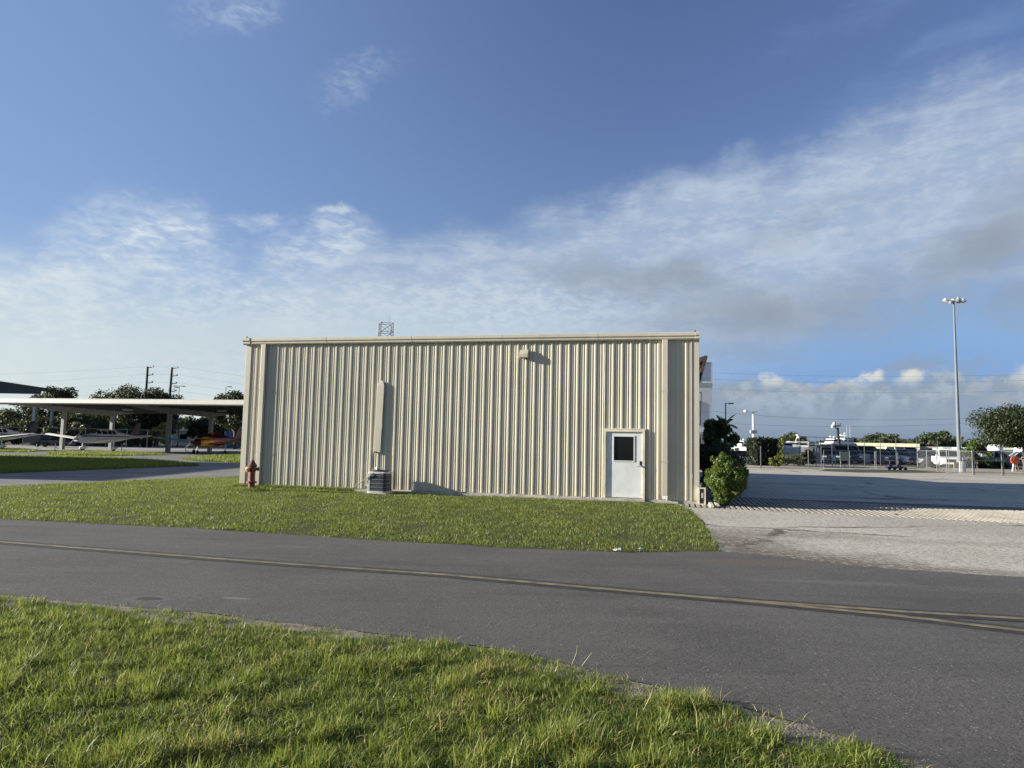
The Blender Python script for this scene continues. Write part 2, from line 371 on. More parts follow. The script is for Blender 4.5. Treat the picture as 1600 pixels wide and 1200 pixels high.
# --- sheets
gs = 3000
sheet('ground', [(-gs, -gs), (gs, -gs), (gs, gs), (-gs, gs)], 0, MAT_SOIL)
far_px = [(0, 812), (300, 826), (560, 843), (800, 857), (1000, 864), (1130, 862), (1230, 872), (1350, 886), (1600, 903)]
near_px = [(0, 929), (100, 940), (300, 957), (540, 985), (800, 1017), (900, 1042), (1000, 1067), (1150, 1104), (1300, 1147), (1450, 1195), (1520, 1222)]
RF = gp(*far_px); RN = gp(*near_px)
RF = [extend(RF[2], RF[0], 70)]+RF+[extend(RF[-2], RF[-1], 60)]
RN = [extend(RN[3], RN[0], 70)]+RN+[Vector((RN[-1].x+2.2, RN[-1].y-1.2, 0)), Vector((RN[-1].x+60, RN[-1].y-26, 0))]
ROAD = rough_edge(RF+RN[::-1], .12, .05, 1.6)
sheet('road', ROAD, .008, MAT_ASPH)
# gravelly shoulder showing between road and foreground grass
SH = [p+Vector((0, .03, 0)) for p in RN]+[p+Vector((-.08, -.36, 0)) for p in RN[::-1]]
sheet('gravel_shoulder', rough_edge(SH, .1, .10, 2.2, 3), .004, MAT_EDGE)
# lawn edge on the right, then the pale lot
LE = gp((1062, 790), (1085, 800), (1100, 818), (1112, 840), (1128, 860))
CORN = BB+BN*.2
LOT = [RF[-1]+Vector((0, -.3, 0))]+[p+Vector((0, -.3, 0)) for p in RF[-2:5:-1]]+LE[::-1]+[Vector((BB.x-.8, BB.y+.1, 0)), BB+BN*26+BU*-.6, Vector((14, 57.5, 0)), Vector((120, 51, 0))]
sheet('parking_lot', rough_edge(LOT, .15, .08, 1.3, 5), .004, MAT_LOT)
# yellow taxi line on its black border, and its branch
def strip(name, px, w, z, mat, ext=(60, 60)):
    P = gp(*px); P = [extend(P[1], P[0], ext[0])]+P+[extend(P[-2], P[-1], ext[1])]
    Q = []
    for a, b in zip(P[:-1], P[1:]):
        for k in range(24): Q.append(a.lerp(b, k/24))
    Q.append(P[-1]); Lf, Rt = [], []
    for i, p in enumerate(Q):
        t = (Q[min(i+1, len(Q)-1)]-Q[max(i-1, 0)]).normalized(); n = Vector((-t.y, t.x, 0)); j = .012*mnoise.noise(p*3)
        Lf.append(p+n*(w/2+j)); Rt.append(p-n*(w/2-j))
    mb = MB(); mb.grid([[(a.x, a.y, z) for a in Lf], [(a.x, a.y, z) for a in Rt]]); o = tag(mb.build(name, mat), kind='structure')
    if o.data.polygons[0].normal.z < 0: o.data.flip_normals()
    return o
main = [(0, 848), (400, 879), (700, 900), (1000, 927), (1200, 944), (1400, 964), (1600, 988)]
branch = [(1060, 932.3), (1150, 939), (1250, 946.5), (1400, 957), (1600, 969)]
strip('road_marking_border', main, .34, .012, MAT_BLK)
strip('road_marking_border', branch, .30, .0135, MAT_BLK, (0, 50))
strip('road_marking', main, .105, .016, MAT_YEL)
strip('road_marking', branch, .095, .0175, MAT_YEL, (0, 50))
c_q = [BB+BU*u+BN*v for u, v in ((-.5, -1.2), (19, -1.45), (19, 3.5), (.55, 3.5), (.4, .05), (-.5, .05))]
sheet('paver_bed', c_q, .006, M('paver_bed', (.11, .10, .08), .95, var=.2, scale=2))
# rows of raised pavers beside the hangar corner
c_pts = gp((1062, 789), (1120, 799), (1600, 825), (1600, 799), (1165, 779))
mb = MB(); r = random.Random(3)
ang = BYAW
pu0 = BB+BU*-.45
for i in range(122):
    for j in range(12):
        u = i*.155; v = -.95+j*.36-.018*i
        if r.random() < .006: continue
        p = BB+BU*(u-.35)+BN*v
        if v > .1 and u < .9: continue
        dz = .013+r.random()*.003
        mb.box((p.x+r.uniform(-.003, .003), p.y+r.uniform(-.006, .006), dz/2+.004), (.088, .345, dz), ang+r.uniform(-.006, .006))
tag(mb.build('paver_strip', M('pale_pavers', (.31, .285, .235), .9, var=.15, scale=.8, dirt=(.2, .18, .14))), kind='structure')
# left side: apron, path, grass wedge and strips
lawn_far = gp((0, 760), (100, 755), (200, 751), (375, 744)); wf = extend(lawn_far[1], lawn_far[0], 30)
APR = [wf]+lawn_far+[BA+Vector((0, 1.5, 0)), BA+BN*26, Vector((BA.x+8, 98, 0)), Vector((-120, 98, 0)), Vector((-120, wf.y, 0))]
sheet('taxi_path', rough_edge(APR, .3, .10, .8, 7), .004, MAT_PATH)
ap = gp((0, 703.5), (70, 709), (250, 712), (375, 713)); 
sheet('apron', [Vector((-120, ap[0].y+6, 0)), Vector((ap[0].x, ap[0].y+4, 0)), gp((90, 704))[0], gp((270, 708.5))[0], gp((375, 710))[0], Vector((-6, 62, 0)), Vector((-6, 92, 0)), Vector((-120, 92, 0))], .008, MAT_APRON)
WED = gp((-60, 714), (0, 714), (90, 714.5), (180, 717.5), (250, 722), (312, 728), (200, 732), (100, 736), (0, 740), (-60, 742))
STA = gp((-40, 701), (30, 702), (62, 705), (40, 707), (-40, 706.5)); STA2 = gp((70, 707.5), (150, 706.5), (250, 709.5), (262, 711), (180, 712.5), (85, 711.5))
STB = gp((283, 718), (330, 713), (380, 712), (400, 716), (400, 724), (360, 723), (310, 721))
for w_ in (WED, STA, STA2, STB): sheet('grass_verge', rough_edge(w_, .4, .18, .6, 2), .012, MAT_VERGE)
# far side of the lot: a pale dirt track and a verge
sheet('dirt_track', rough_edge([Vector((8, 58.5, 0)), Vector((120, 52, 0)), Vector((140, 66, 0)), Vector((8, 74, 0))], .8, .3, .3), .0045, MAT_DIRT)
sheet('shaded_far_verge', rough_edge(gp((1280, 736), (1340, 738.5), (1430, 739), (1484, 738.8), (1430, 734.5), (1290, 733.5)), .5, .12, .6), .009, M('verge_painted_shade', (.032, .040, .016), .95, var=.3, scale=.7))  # grass strip darkened in its colour to stand for a shadow band
sheet('car_park', rough_edge([Vector((20, 78, 0)), Vector((150, 68, 0)), Vector((220, 128, 0)), Vector((30, 128, 0))], 1, .3, .3), .004, MAT_PATH)
# --- grass blades: one mesh per stand, every blade its own little bent strip
def blades(name, P, hgt, wid, mat, label, lean=.45, seg=2, hum=0.0, rnd=None, wind=(.35, -.1)):
    n = len(P); a = rng.uniform(0, 2*PI, n); le = (rng.gamma(2.0, .5, n)*lean).clip(0, 3.2); h = hgt
    face = rng.uniform(0, 2*PI, n)
    dx, dy = np.cos(a)*le+wind[0]*.3, np.sin(a)*le+wind[1]*.3
    wx, wy = np.cos(face)*wid/2, np.sin(face)*wid/2
    z0 = P[:, 2]; k = np.sqrt(1/(1+dx*dx+dy*dy))
    def pt(t, s):                                     # t along the blade, s half-width sign
        hx = P[:, 0]+dx*h*k*(t**1.7)+s*wx*(1-t*.55); hy = P[:, 1]+dy*h*k*(t**1.7)+s*wy*(1-t*.55)
        return np.stack([hx, hy, z0+h*k*t*(1-.22*t*np.minimum(le, 1.6))], 1)
    if seg == 2:
        V = np.stack([pt(0, -1), pt(0, 1), pt(.5, -1), pt(.5, 1), pt(1., 0)], 1).reshape(-1, 3)
        b = (np.arange(n)*5)[:, None]; loops = (b+np.array([0, 1, 3, 2, 2, 3, 4])).ravel(); sizes = np.tile([4, 3], n); rr = np.repeat(rnd, 2)
    else:
        V = np.stack([pt(0, -1), pt(0, 1), pt(1., 0)], 1).reshape(-1, 3)
        b = (np.arange(n)*3)[:, None]; loops = (b+np.array([0, 1, 2])).ravel(); sizes = np.full(n, 3); rr = rnd
    return tag(npmesh(name, V, loops, sizes, mat, rnd=rr), label, 'grass', kind='stuff')
def fbm(P, sc, off=0):                                # cheap smooth noise on arrays
    o = np.zeros(len(P)); rs = np.random.default_rng(int(off)+3)
    for k in range(9):
        f = sc*(1.55**(k*.55)); th = rs.uniform(0, 2*PI); ph = rs.uniform(0, 2*PI)
        o += np.sin((P[:, 0]*math.cos(th)+P[:, 1]*math.sin(th))*f*2*PI+ph+1.3*np.sin((P[:, 0]*math.sin(th*1.7)-P[:, 1]*math.cos(th*1.7))*f*3.1+ph*2))
    return o/6.0
def scatter(poly, n, bbox=None):
    xs = [p[0] for p in poly]; ys = [p[1] for p in poly]
    bb = bbox or (min(xs), max(xs), min(ys), max(ys))
    P = np.stack([rng.uniform(bb[0], bb[1], n), rng.uniform(bb[2], bb[3], n), np.zeros(n)], 1)
    return P[inside(P, poly)]
def grassmat(name, lo, mid, hi, dry, trans):
    m, T, b = newmat(name, .5, 0, .35)
    at_ = T.node('ShaderNodeAttribute', attribute_name='rnd').outputs['Fac']
    cr = T.node('ShaderNodeValToRGB'); e = cr.color_ramp; T.put(cr.inputs[0], at_)
    e.elements[0].position = 0; e.elements[0].color = (*lo, 1); e.elements[1].position = 1; e.elements[1].color = (*dry, 1)
    for p_, c_ in ((.45, mid), (.8, hi), (.9, tuple((a+b_)/2 for a, b_ in zip(hi, dry)))):
        q = e.elements.new(p_); q.color = (*c_, 1)
    T.put(b.inputs['Base Color'], cr.outputs[0])
    tr = T.node('ShaderNodeBsdfTranslucent'); T.put(tr.inputs[0], T.mix(.5, cr.outputs[0], (.34, .42, .05)))
    mx = T.node('ShaderNodeMixShader'); mx.inputs[0].default_value = trans
    T.l.new(b.outputs[0], mx.inputs[1]); T.l.new(tr.outputs[0], mx.inputs[2])
    T.l.new(mx.outputs[0], m.node_tree.nodes['Material Output'].inputs['Surface']); return m
MAT_GF = grassmat('foreground_grass', (.036, .070, .012), (.115, .165, .026), (.25, .28, .055), (.36, .28, .12), .36)
MAT_GL = grassmat('lawn_grass', (.050, .080, .015), (.105, .138, .027), (.175, .19, .042), (.28, .24, .10), .35)
# foreground stand
FG = [p+Vector((0, -.015, 0)) for p in RN[1:-2]]
FG = [Vector((-11, FG[0].y+.5, 0))]+FG+[Vector((4.2, 2.9, 0)), Vector((4.2, 1.6, 0)), Vector((-11, 1.6, 0))]
P = scatter(FG, 1500000, (-11, 4.5, 1.6, 8.6))
edge = fbm(P, .8, 2)*.10
keepd = fbm(P, .55, 1)
P = P[(rng.uniform(0, 1, len(P)) < np.clip(.92+keepd*.5, .25, 1))]
rn_y = np.interp(P[:, 0], [p.x for p in RN[1:-1]], [p.y for p in RN[1:-1]]); ed = rn_y-P[:, 1]; bare = fbm(P, .42, 77)
P = P[rng.uniform(0, 1, len(P)) < np.clip((ed-.01-.34*np.clip(bare-.05, 0, 1))/.14, .02, 1)]
# thin out by distance to the camera so near blades are dense
d = np.hypot(P[:, 0], P[:, 1]); P = P[rng.uniform(0, 1, len(P)) < np.clip(1.25-.07*d, .45, 1)]
cl = fbm(P, .55, 11); cl2 = fbm(P, 1.7, 5)
P[:, 2] = .02*fbm(P, .5, 8)
tall = np.clip(cl*1.2+cl2*.5-.1, 0, 1.6)
h = (.062+.024*np.clip(cl2, -1, 1)+.075*tall*np.clip((7.0-P[:, 1])/3.2, .15, 1.2))*rng.uniform(.45, 1.4, len(P))
dry = fbm(P, .45, 21)+.6*fbm(P, 1.9, 31)-.5*tall
rnd = np.clip(rng.normal(.45, .25, len(P))+.17*cl2+.20*np.clip(tall, 0, 1)+np.where((dry > .35) & (rng.uniform(0, 1, len(P)) < .6), .5, 0), 0, 1)
blades('foreground_grass', P, h, rng.uniform(.0035, .0075, len(P)), MAT_GF, 'long unmown bright green grass beside the road in the foreground', np.where(tall > .6, .9, 2.1), 2, rnd=rnd)
# coarse bright tufts nearest the viewer, and dead straw lying in the matted parts
tc_ = scatter(FG, 520, (-6, 4.2, 2.6, 5.6)); tc_ = tc_[rng.uniform(0, 1, len(tc_)) < np.clip(.35+.8*fbm(tc_, .6, 51), .03, 1)*np.clip((6.0-tc_[:, 1])/2.2, .15, 1)]
tc_ = tc_[np.interp(tc_[:, 0], [p.x for p in RN[1:-1]], [p.y for p in RN[1:-1]])-tc_[:, 1] > .4]; nb_ = 55; P = np.repeat(tc_, nb_, 0)+np.stack([rng.normal(0, .05, len(tc_)*nb_), rng.normal(0, .05, len(tc_)*nb_), np.zeros(len(tc_)*nb_)], 1)
tn = np.repeat(rng.uniform(0, 1, len(tc_)), nb_)
blades('grass_tufts', P, (.085+.105*tn)*rng.uniform(.6, 1.25, len(P)), rng.uniform(.005, .0085, len(P)), MAT_GF, 'coarse bright tufts standing out of the foreground grass', .95, 2, rnd=np.clip(.45+.35*tn+rng.normal(0, .12, len(P)), 0, .86))
P = scatter(FG, 60000, (-10, 4.4, 2.4, 8.2)); P = P[rng.uniform(0, 1, len(P)) < np.clip(-.15+.9*fbm(P, .7, 61)+.5*fbm(P, 2.1, 62), .015, 1)]; P[:, 2] = .03+rng.uniform(0, .05, len(P))
blades('dead_grass', P, rng.uniform(.05, .12, len(P)), rng.uniform(.003, .006, len(P)), M('straw', (.30, .235, .12), .8, var=.3, scale=9), 'dry straw coloured dead grass matted in the foreground grass', 3.0, 2, rnd=rng.uniform(0, 1, len(P)))
# lawn in front of the wall
LW = [Vector((-60, RF[0].y*.5+RF[1].y*.5, 0))]
LW = [p+Vector((0, .05, 0)) for p in RF[:6]]+[LE[-1], LE[-2], LE[-3], LE[-4], LE[0], Vector((BB.x-.5, BB.y-.10, 0)), BA+BU*4-BN*.18, BA-BN*.05, BA+BN*1.0-BU*.3]+[lawn_far[3], lawn_far[2], lawn_far[1], lawn_far[0], wf]
LW = rough_edge(LW, .15, .13, 1.7, 4)
P = scatter(LW, 720000, (-30, 6.6, 10.3, 29))
P = P[rng.uniform(0, 1, len(P)) < np.clip(.85+.3*fbm(P, .5, 3), .3, 1)]
cl = fbm(P, .32, 13); cl2 = fbm(P, 1.2, 6)
P[:, 2] = .015*cl
h = np.clip(.048+.020*cl+.018*cl2, .016, .13)*rng.uniform(.6, 1.4, len(P))
rnd = np.clip(rng.normal(.42, .2, len(P))+.17*cl+.12*cl2+np.where((fbm(P, .25, 41)+.4*fbm(P, 1.1, 43) > .5) & (rng.uniform(0, 1, len(P)) < .4), .4, 0), 0, 1)
blades('lawn_grass', P, h, rng.uniform(.008, .016, len(P)), MAT_GL, 'short mown lawn between the road and the beige metal wall', .7, 1, rnd=rnd)
# longer tufts left by the mower along the foot of the wall
P = np.array([list(BA+BU*u-BN*v) for u, v in zip(rng.uniform(-.3, BW-1.2, 16000)**1.0, np.abs(rng.normal(.06, .08, 16000)))])
u_ = (P-np.array(BA))@np.array(BU); P = P[rng.uniform(0, 1, len(P)) < np.where(u_ < 4.3, 1, .0)+np.clip(fbm(P, .5, 15)*.12, 0, .2)]; P[:, 1] -= .0
hq = at(392.5, 766.5); T_ = np.array([[hq.x, hq.y, 0]])+np.stack([rng.normal(0, .22, 2200), rng.normal(-.05, .18, 2200), np.zeros(2200)], 1); P = np.concatenate([P, T_])
blades('wall_foot_grass', P, rng.uniform(.06, .17, len(P)), rng.uniform(.007, .014, len(P)), MAT_GL, 'longer grass tufts along the foot of the beige wall and hydrant', .5, 2, rnd=rng.uniform(.2, .85, len(P)))
for w_, n, lab in ((WED, 60000, 'grass wedge in shade between two grey taxi paths'), (STA2, 9000, 'thin sunlit grass strip in front of the white aeroplane'), (STB, 9000, 'thin sunlit grass strip in front of the colourful aeroplane'), (STA, 7000, 'thin sunlit grass strip at the far left edge')):
    P = scatter(w_, n*2)[:n]; P[:, 2] = .012
    blades('verge_grass', P, rng.uniform(.12, .26, len(P)), rng.uniform(.03, .06, len(P)), MAT_GL, lab, .5, 1, rnd=rng.uniform(.1, .8, len(P)))
# taller seed stems standing up out of the foreground grass
mb = MB(); r = random.Random(5)
for px, py, tx, ty in ((893, 1040, 902, 1008), (908, 1042, 925, 1019), (1098, 1085, 1101, 1073), (760, 1040, 752, 1016), (1090, 1150, 1078, 1085), (560, 1010, 566, 985), (330, 985, 322, 965), (1005, 1110, 1020, 1075)):
    b = at(px, py); q = atd(tx, ty, b.y-.02); m_ = (b+q)/2+Vector((.015, 0, .02)); mb.tube(b, m_, .0026, .002, 5); mb.tube(m_, q, .002, .001, 5)
tag(mb.build('seed_stems', M('dry_stem', (.42, .38, .16), .7)), 'pale thin seed stems rising from the foreground grass', 'grass', kind='stuff')
# ------------------------------------------------------------------ the metal hangar
BEIGE = (.475, .44, .345)
def paintmat(name, col, dirt, amt=.35):
    m, T, b = newmat(name, .42, 0, .5)
    p = T.node('ShaderNodeTexCoord').outputs['Object']
    st = T.noise(T.mapping(p, (0, 0, 0), (0, 0, 0), (1.4, 1.4, .10)), 2.2, 5, .6); n2 = T.noise(p, .5, 4, .6); n3 = T.noise(p, 3.5, 6, .7)
    c = T.mix(T.ramp(n2, .3, .7), tuple(x*.93 for x in col), tuple(x*1.05 for x in col))
    c = T.mix(T.mul(T.ramp(st, .48, .75), amt), c, dirt)
    sz = T.node('ShaderNodeSeparateXYZ'); T.put(sz.inputs[0], p)
    low = T.mul(T.ramp(sz.outputs[2], .75, .0), T.ramp(n3, .38, .62)); c = T.mix(T.mul(low, .45), c, (.33, .27, .17))
    T.put(b.inputs['Base Color'], c)
    T.put(b.inputs['Roughness'], T.ramp(n3, .3, .7, .36, .52))
    bn = T.node('ShaderNodeBump'); bn.inputs['Strength'].default_value = .2; bn.inputs['Distance'].default_value = .02
    T.put(bn.inputs['Height'], T.noise(T.mapping(p, (0, 0, 0), (0, 0, 0), (1.5, 1.5, .8)), 1.7, 3, .5)); T.l.new(bn.outputs[0], b.inputs['Normal']); return m
MAT_WALL = paintmat('beige_wall_paint', BEIGE, (.39, .35, .26), .5); MAT_TRIM = paintmat('beige_trim_paint', (.50, .465, .37), (.38, .35, .28), .3)
MAT_ROOF = M('galvanised_roof', (.45, .45, .42), .45, .3); MAT_CONC = M('foundation_concrete', (.40, .38, .33), .9, var=.2, scale=3, dirt=(.2, .18, .14))
MAT_DOOR = M('white_door_paint', (.62, .64, .62), .42, var=.05, scale=2, dirt=(.52, .52, .47), dirt_amt=.45)
MAT_FRAME = M('cream_frame_paint', (.63, .58, .44), .5); MAT_GLASS = M('dark_glass', (.008, .009, .010), .12, spec=.22, var=0)
MAT_DARK = M('dark_metal', (.035, .035, .038), .5, .4); MAT_STEEL = M('grey_steel', (.42, .43, .44), .45, .6); MAT_WHITE = M('white_paint', (.78, .78, .76), .4, var=.05)
hg = thing('metal_hangar', 'long beige ribbed metal hangar with white side door and flat gutter', 'hangar', BA, BYAW)
_, ztop = wallpt(1089, 533); H = 0.5*(wallpt(1085, 533)[1]+wallpt(390, 536)[1]); HG = .5*(wallpt(1088, 522)[1]+wallpt(386, 527.5)[1])
DEP = 23.0; HB = 3.25
uD0, _ = wallpt(943, 725); uD1, _ = wallpt(1008, 725); zD = wallpt(975, 671)[1]; zD0 = .10
def ribbed(u0, u1, z0, z1, y=0, per=.272, h=.026, phase=0, holes=None):
    prof = []; k = math.floor((u0-phase)/per)
    pts = [(0, 0), (.020, h), (.062, h), (.084, 0), (.128, 0), (.136, .008), (.150, .008), (.158, 0), (.200, 0), (.208, .008), (.222, .008), (.230, 0)]
    us = []
    while k*per+phase < u1:
        for a, b in pts:
            u = k*per+phase+a*per/.272
            if u0 < u < u1: us.append((u, b))
        k += 1
    us = [(u0, 0)]+us+[(u1, 0)]
    mb = MB(); mb.grid([[(u, y-hh, z) for u, hh in us] for z in (z0, z1)]); return mb
u_dl, _ = wallpt(410, 640); u_dr, _ = wallpt(1039, 640)
ZB = .10
for a, b, z0 in ((.16, uD0-.02, ZB), (uD1+.02, BW-.20, ZB), (uD0-.02, uD1+.02, zD)):
    o = ribbed(a, b, z0, H, phase=.08).build('wall_panel', MAT_WALL, hg, smooth=20)
# side and back walls, roof
mb = MB(); mb.add([(0, 0, ZB), (0, DEP, ZB), (0, DEP, HB), (0, 0, H)], [(0, 1, 2, 3)]); mb.build('side_wall', MAT_WALL, hg)
mb = MB(); mb.add([(BW, 0, ZB), (BW, DEP, ZB), (BW, DEP, HB), (BW, 0, H)], [(0, 1, 2, 3)]); mb.build('side_wall', MAT_WALL, hg)
mb = MB(); mb.span((0, DEP-.01, ZB), (BW, DEP+.02, HB)); mb.build('back_wall', MAT_WALL, hg)
mb = MB(); mb.add([(-.03, -.02, HG-.06), (BW+.0, -.02, HG-.06), (BW+.0, DEP+.3, HB+.05), (-.03, DEP+.3, HB+.05)], [(0, 1, 2, 3)]); mb.add([(-.03, -.02, HG-.10), (BW+.0, -.02, HG-.10), (BW+.0, DEP+.3, HB+.0), (-.03, DEP+.3, HB+.0)], [(0, 1, 2, 3)]); mb.build('roof', MAT_ROOF, hg)
# gutter: stepped profile along the eave
gpf = [(-.01, H-.015), (-.10, H-.015), (-.125, H+.02), (-.125, H+.06), (-.155, H+.10), (-.155, HG-.015), (-.135, HG), (-.01, HG)]
mb = MB(); mb.loft([[(u, y, z) for y, z in gpf] for u in (-.04, BW+.0)]); g = mb.build('gutter', MAT_TRIM, hg)
for k in range(1, 5):
    mb = MB(); mb.loft([[(u, y*1.012-.001, z+(.001 if z > H else -.001)) for y, z in gpf] for u in (k*BW/5, k*BW/5+.035)])
    mb.build('gutter_joint', MAT_TRIM, g)
mb = MB(); mb.loft([[(u, y*1.08-.004, z+(.012 if z > H+.03 else -.006)) for y, z in gpf] for u in (-.085, .18)]); mb.build('end_cap', MAT_TRIM, g)
mb = MB(); mb.loft([[(u, y*1.08-.004, z+(.012 if z > H+.03 else -.006)) for y, z in gpf] for u in (BW-.09, BW+.02)]); mb.build('end_cap', MAT_TRIM, g)
mb = MB(); mb.lathe([(.0, 0), (.05, 0), (.06, .03), (.03, .06), (0, .065)], (-.0, -.07, HG+.01), 10); mb.build('gutter_strap', MAT_TRIM, g)
mb = MB(); mb.box((BW-.1, -.06, HG+.03), (.05, .04, .05)); mb.build('gutter_strap', MAT_DARK, g)
# corner trims
for u, s in ((0, 1), (BW, -1)):
    mb = MB(); mb.span((u-.015*s, -.03, ZB), (u+.185*s, .0, H-.016)); mb.span((u-.016*s, -.0, ZB), (u+.02*s, .20, H-.03)); mb.build('corner_trim', MAT_TRIM, hg, bevel=.004)
mb = MB(); mb.span((BW-.235, -.045, ZB), (BW-.195, .0, H-.016)); mb.build('corner_trim', MAT_TRIM, hg)
# downspouts
for u, zb in ((u_dl, .05), (u_dr, .22)):
    d_ = MB(); d_.span((u-.085, -.125, zb), (u+.085, -.02, H-.014)); ds = d_.build('downspout', MAT_TRIM, hg, bevel=.012)
    for z in (1.2, 3.3):
        e_ = MB(); e_.span((u-.094, -.130, z), (u+.094, -.018, z+.035)); e_.build('strap', MAT_TRIM, ds)
    if zb > .1:
        e_ = MB(); e_.span((u-.08, -.13, .13), (u+.08, -.06, .219)); e_.build('outlet', MAT_WHITE, ds)
# foundation
mb = MB(); mb.span((-.01, -.02, -.3), (BW+.01, DEP, ZB-.002)); mb.span((4.3, -.16, -.1), (BW-.6, -.021, .055)); mb.build('foundation', MAT_CONC, hg)
# door
mb = MB(); fw = .075; yb = -.075
mb.span((uD0, yb, zD0), (uD0+fw, .05, zD)); mb.span((uD1-fw, yb, zD0), (uD1, .05, zD)); mb.span((uD0+fw, yb+.001, zD-fw), (uD1-fw, .05, zD-.001)); mb.build('door_frame', MAT_FRAME, hg, bevel=.006)
mb = MB(); mb.span((uD0-.03, -.05, zD+.004), (uD1+.03, .0, zD+.032)); mb.build('door_flashing', MAT_TRIM, hg)
lf = uD0+fw; rt = uD1-fw; dt = zD-fw; DY = .0
w0, wz1 = wallpt(959.5, 682); w1, wz0 = wallpt(990, 720)
mb = MB()
for a, b in (((lf+.004, zD0+.02), (w0, dt-.004)), ((w1, zD0+.02), (rt-.004, dt-.004)), ((w0, zD0+.02), (w1, wz0)), ((w0, wz1), (w1, dt-.004))): mb.span((a[0], DY-.03, a[1]), (b[0], DY+.015, b[1]))
mb2 = MB(); mb2.span((lf+.004, DY-.03, zD0+.02), (rt-.004, DY+.015, dt-.004))
door = mb.build('door', MAT_DOOR, hg)
mb = MB(); mb.span((w0, DY-.018, wz0), (w1, DY-.008, wz1)); mb.build('window_pane', MAT_GLASS, door)
mb = MB(); t = .03
mb.span((w0-t, DY-.045, wz0-t), (w0, DY-.0301, wz1+t)); mb.span((w1, DY-.045, wz0-t), (w1+t, DY-.0301, wz1+t)); mb.span((w0, DY-.045, wz0-t), (w1, DY-.0301, wz0)); mb.span((w0, DY-.045, wz1), (w1, DY-.0301, wz1+t)); mb.build('window_frame', MAT_DOOR, door)
hu, hz = wallpt(1001.5, 724.5)
mb = MB(); mb.span((hu-.04, DY-.065, hz-.05), (hu+.04, DY-.031, hz+.075)); kp = mb.build('keypad_lock', MAT_DARK, door, bevel=.006)
mb = MB(); mb.tube((hu+.02, DY-.03, hz-.075), (hu+.02, DY-.10, hz-.075), .022, .02, 10); mb.tube((hu+.03, DY-.098, hz-.075), (hu-.10, DY-.098, hz-.08), .014, .011, 8); mb.build('handle', MAT_STEEL, door, smooth=40)
for z in (.45, 1.15, 1.85):
    mb = MB(); mb.tube((lf-.004, DY-.04, z), (lf-.004, DY-.04, z+.11), .016, .016, 8); mb.build('hinge', MAT_DARK, door)
mb = MB(); mb.span((uD0, -.24, .02), (uD1, .05, zD0)); mb.build('threshold', MAT_CONC, hg)
# brown folding door on the far side, half raised and seen edge-on
mb = MB(); y0 = 6.0; y1 = 18
RUST = M('rusty_brown_sheet', (.050, .032, .025), .8, var=.35, scale=3, dirt=(.15, .075, .04))
mb.add([(BW+.02, y, z) for y in (y0, y1) for z in (3.45,)]+[], [])
sec = [(BW+.02, 3.55), (BW+.10, 3.55), (BW+.52, 4.95), (BW+.56, 5.12), (BW+.50, 5.16), (BW+.02, 5.0), (BW+.02, 4.85), (BW+.38, 4.92)]
n = len(sec); mb.add([(x, y, z) for y in (y0, y1) for x, z in sec], [tuple(range(n)), tuple(range(n, 2*n))[::-1]]+[(i, (i+1) % n, n+(i+1) % n, n+i) for i in range(n)])
fd = mb.build('folding_door', RUST, hg)
for k in range(6):
    b_ = MB(); y = y0+.1+k*2.3; b_.tube((BW+.05, y, 3.7), (BW+.44, y, 4.95), .035, n=6); b_.tube((BW+.04, y, 4.3), (BW+.42, y, 5.02), .03, n=6); b_.build('door_brace', RUST, fd)
# wall light, pipe cover, condenser
def wallthing(name, label, cat, u, y=0, z=0): 
    p = BA+BU*u+BN*y; return thing(name, label, cat, (p.x, p.y, z), BYAW)
u0, z0 = wallpt(813.5, 560); u1, z1 = wallpt(826.5, 547)
t = wallthing('wall_light', 'beige wedge shaped wall light high on the ribbed wall', 'wall light', (u0+u1)/2, 0, z0); w = (u1-u0)/2; hh = z1-z0
mb = MB(); mb.loft([[(x, -.031, 0.0), (x, -.17, .0), (x, -.18, .02), (x, -.18, hh*.45), (x, -.10, hh), (x, -.031, hh)] for x in (-w, w)]); mb.build('housing', MAT_TRIM, t, bevel=.005)
mb = MB(); mb.span((-w*.8, -.18, -.012), (w*.8, -.06, -.001)); mb.build('lens', MAT_DARK, t)
u0, zb = wallpt(585, 707); u1, _ = wallpt(596, 707); _, zt = wallpt(591, 595)
t = wallthing('pipe_cover', 'tall narrow beige sheet metal pipe cover above the condenser', 'pipe cover', (u0+u1)/2+.03, 0, zb); w = (u1-u0)/2; hh = zt-zb
mb = MB(); sec = lambda z, k, dx=0: [(-w*k+dx, -.035, z), (-w*k+dx, -.035-.055*k, z), (w*k+dx, -.035-.055*k, z), (w*k+dx, -.035, z)]
mb.loft([sec(0, 1, -.03), sec(hh*.28, 1.0, -.02), sec(hh*.36, 1.03, 0), sec(hh*.45, .98, -.004), sec(hh*.7, 1, .01), sec(hh-.16, 1.0, .02), sec(hh-.03, .55, .025), sec(hh, .3, .025)]); mb.build('cover', MAT_TRIM, t, bevel=.01)
mb = MB(); mb.path([(-w*.2, -.10, -.0), (-w*.2, -.12, .02), (-w*.9, -.12, .02), (-w*1.1, -.13, -.5), (-w*1.15, -.15, -zb+.78)], .018, 8); mb.build('pipe', M('black_insulation', (.03, .03, .03), .8), t, smooth=40)
dq = ray(594.0, 750); tq = (BA-BN*.58-CP).dot(BN)/dq.dot(BN); uc = (CP+dq*tq-BA).dot(BU)
t = wallthing('air_conditioner', 'grey louvred air conditioner condenser standing by the wall', 'air conditioner', uc, -.58, .035)
sx, sy, ht = .62, .62, .64
LOUV = M('louvre_grey', (.065, .07, .085), .5, .2, var=.1); CASE = M('light_grey_case', (.44, .44, .42), .45, var=.08, dirt=(.4, .38, .33))
mb = MB()
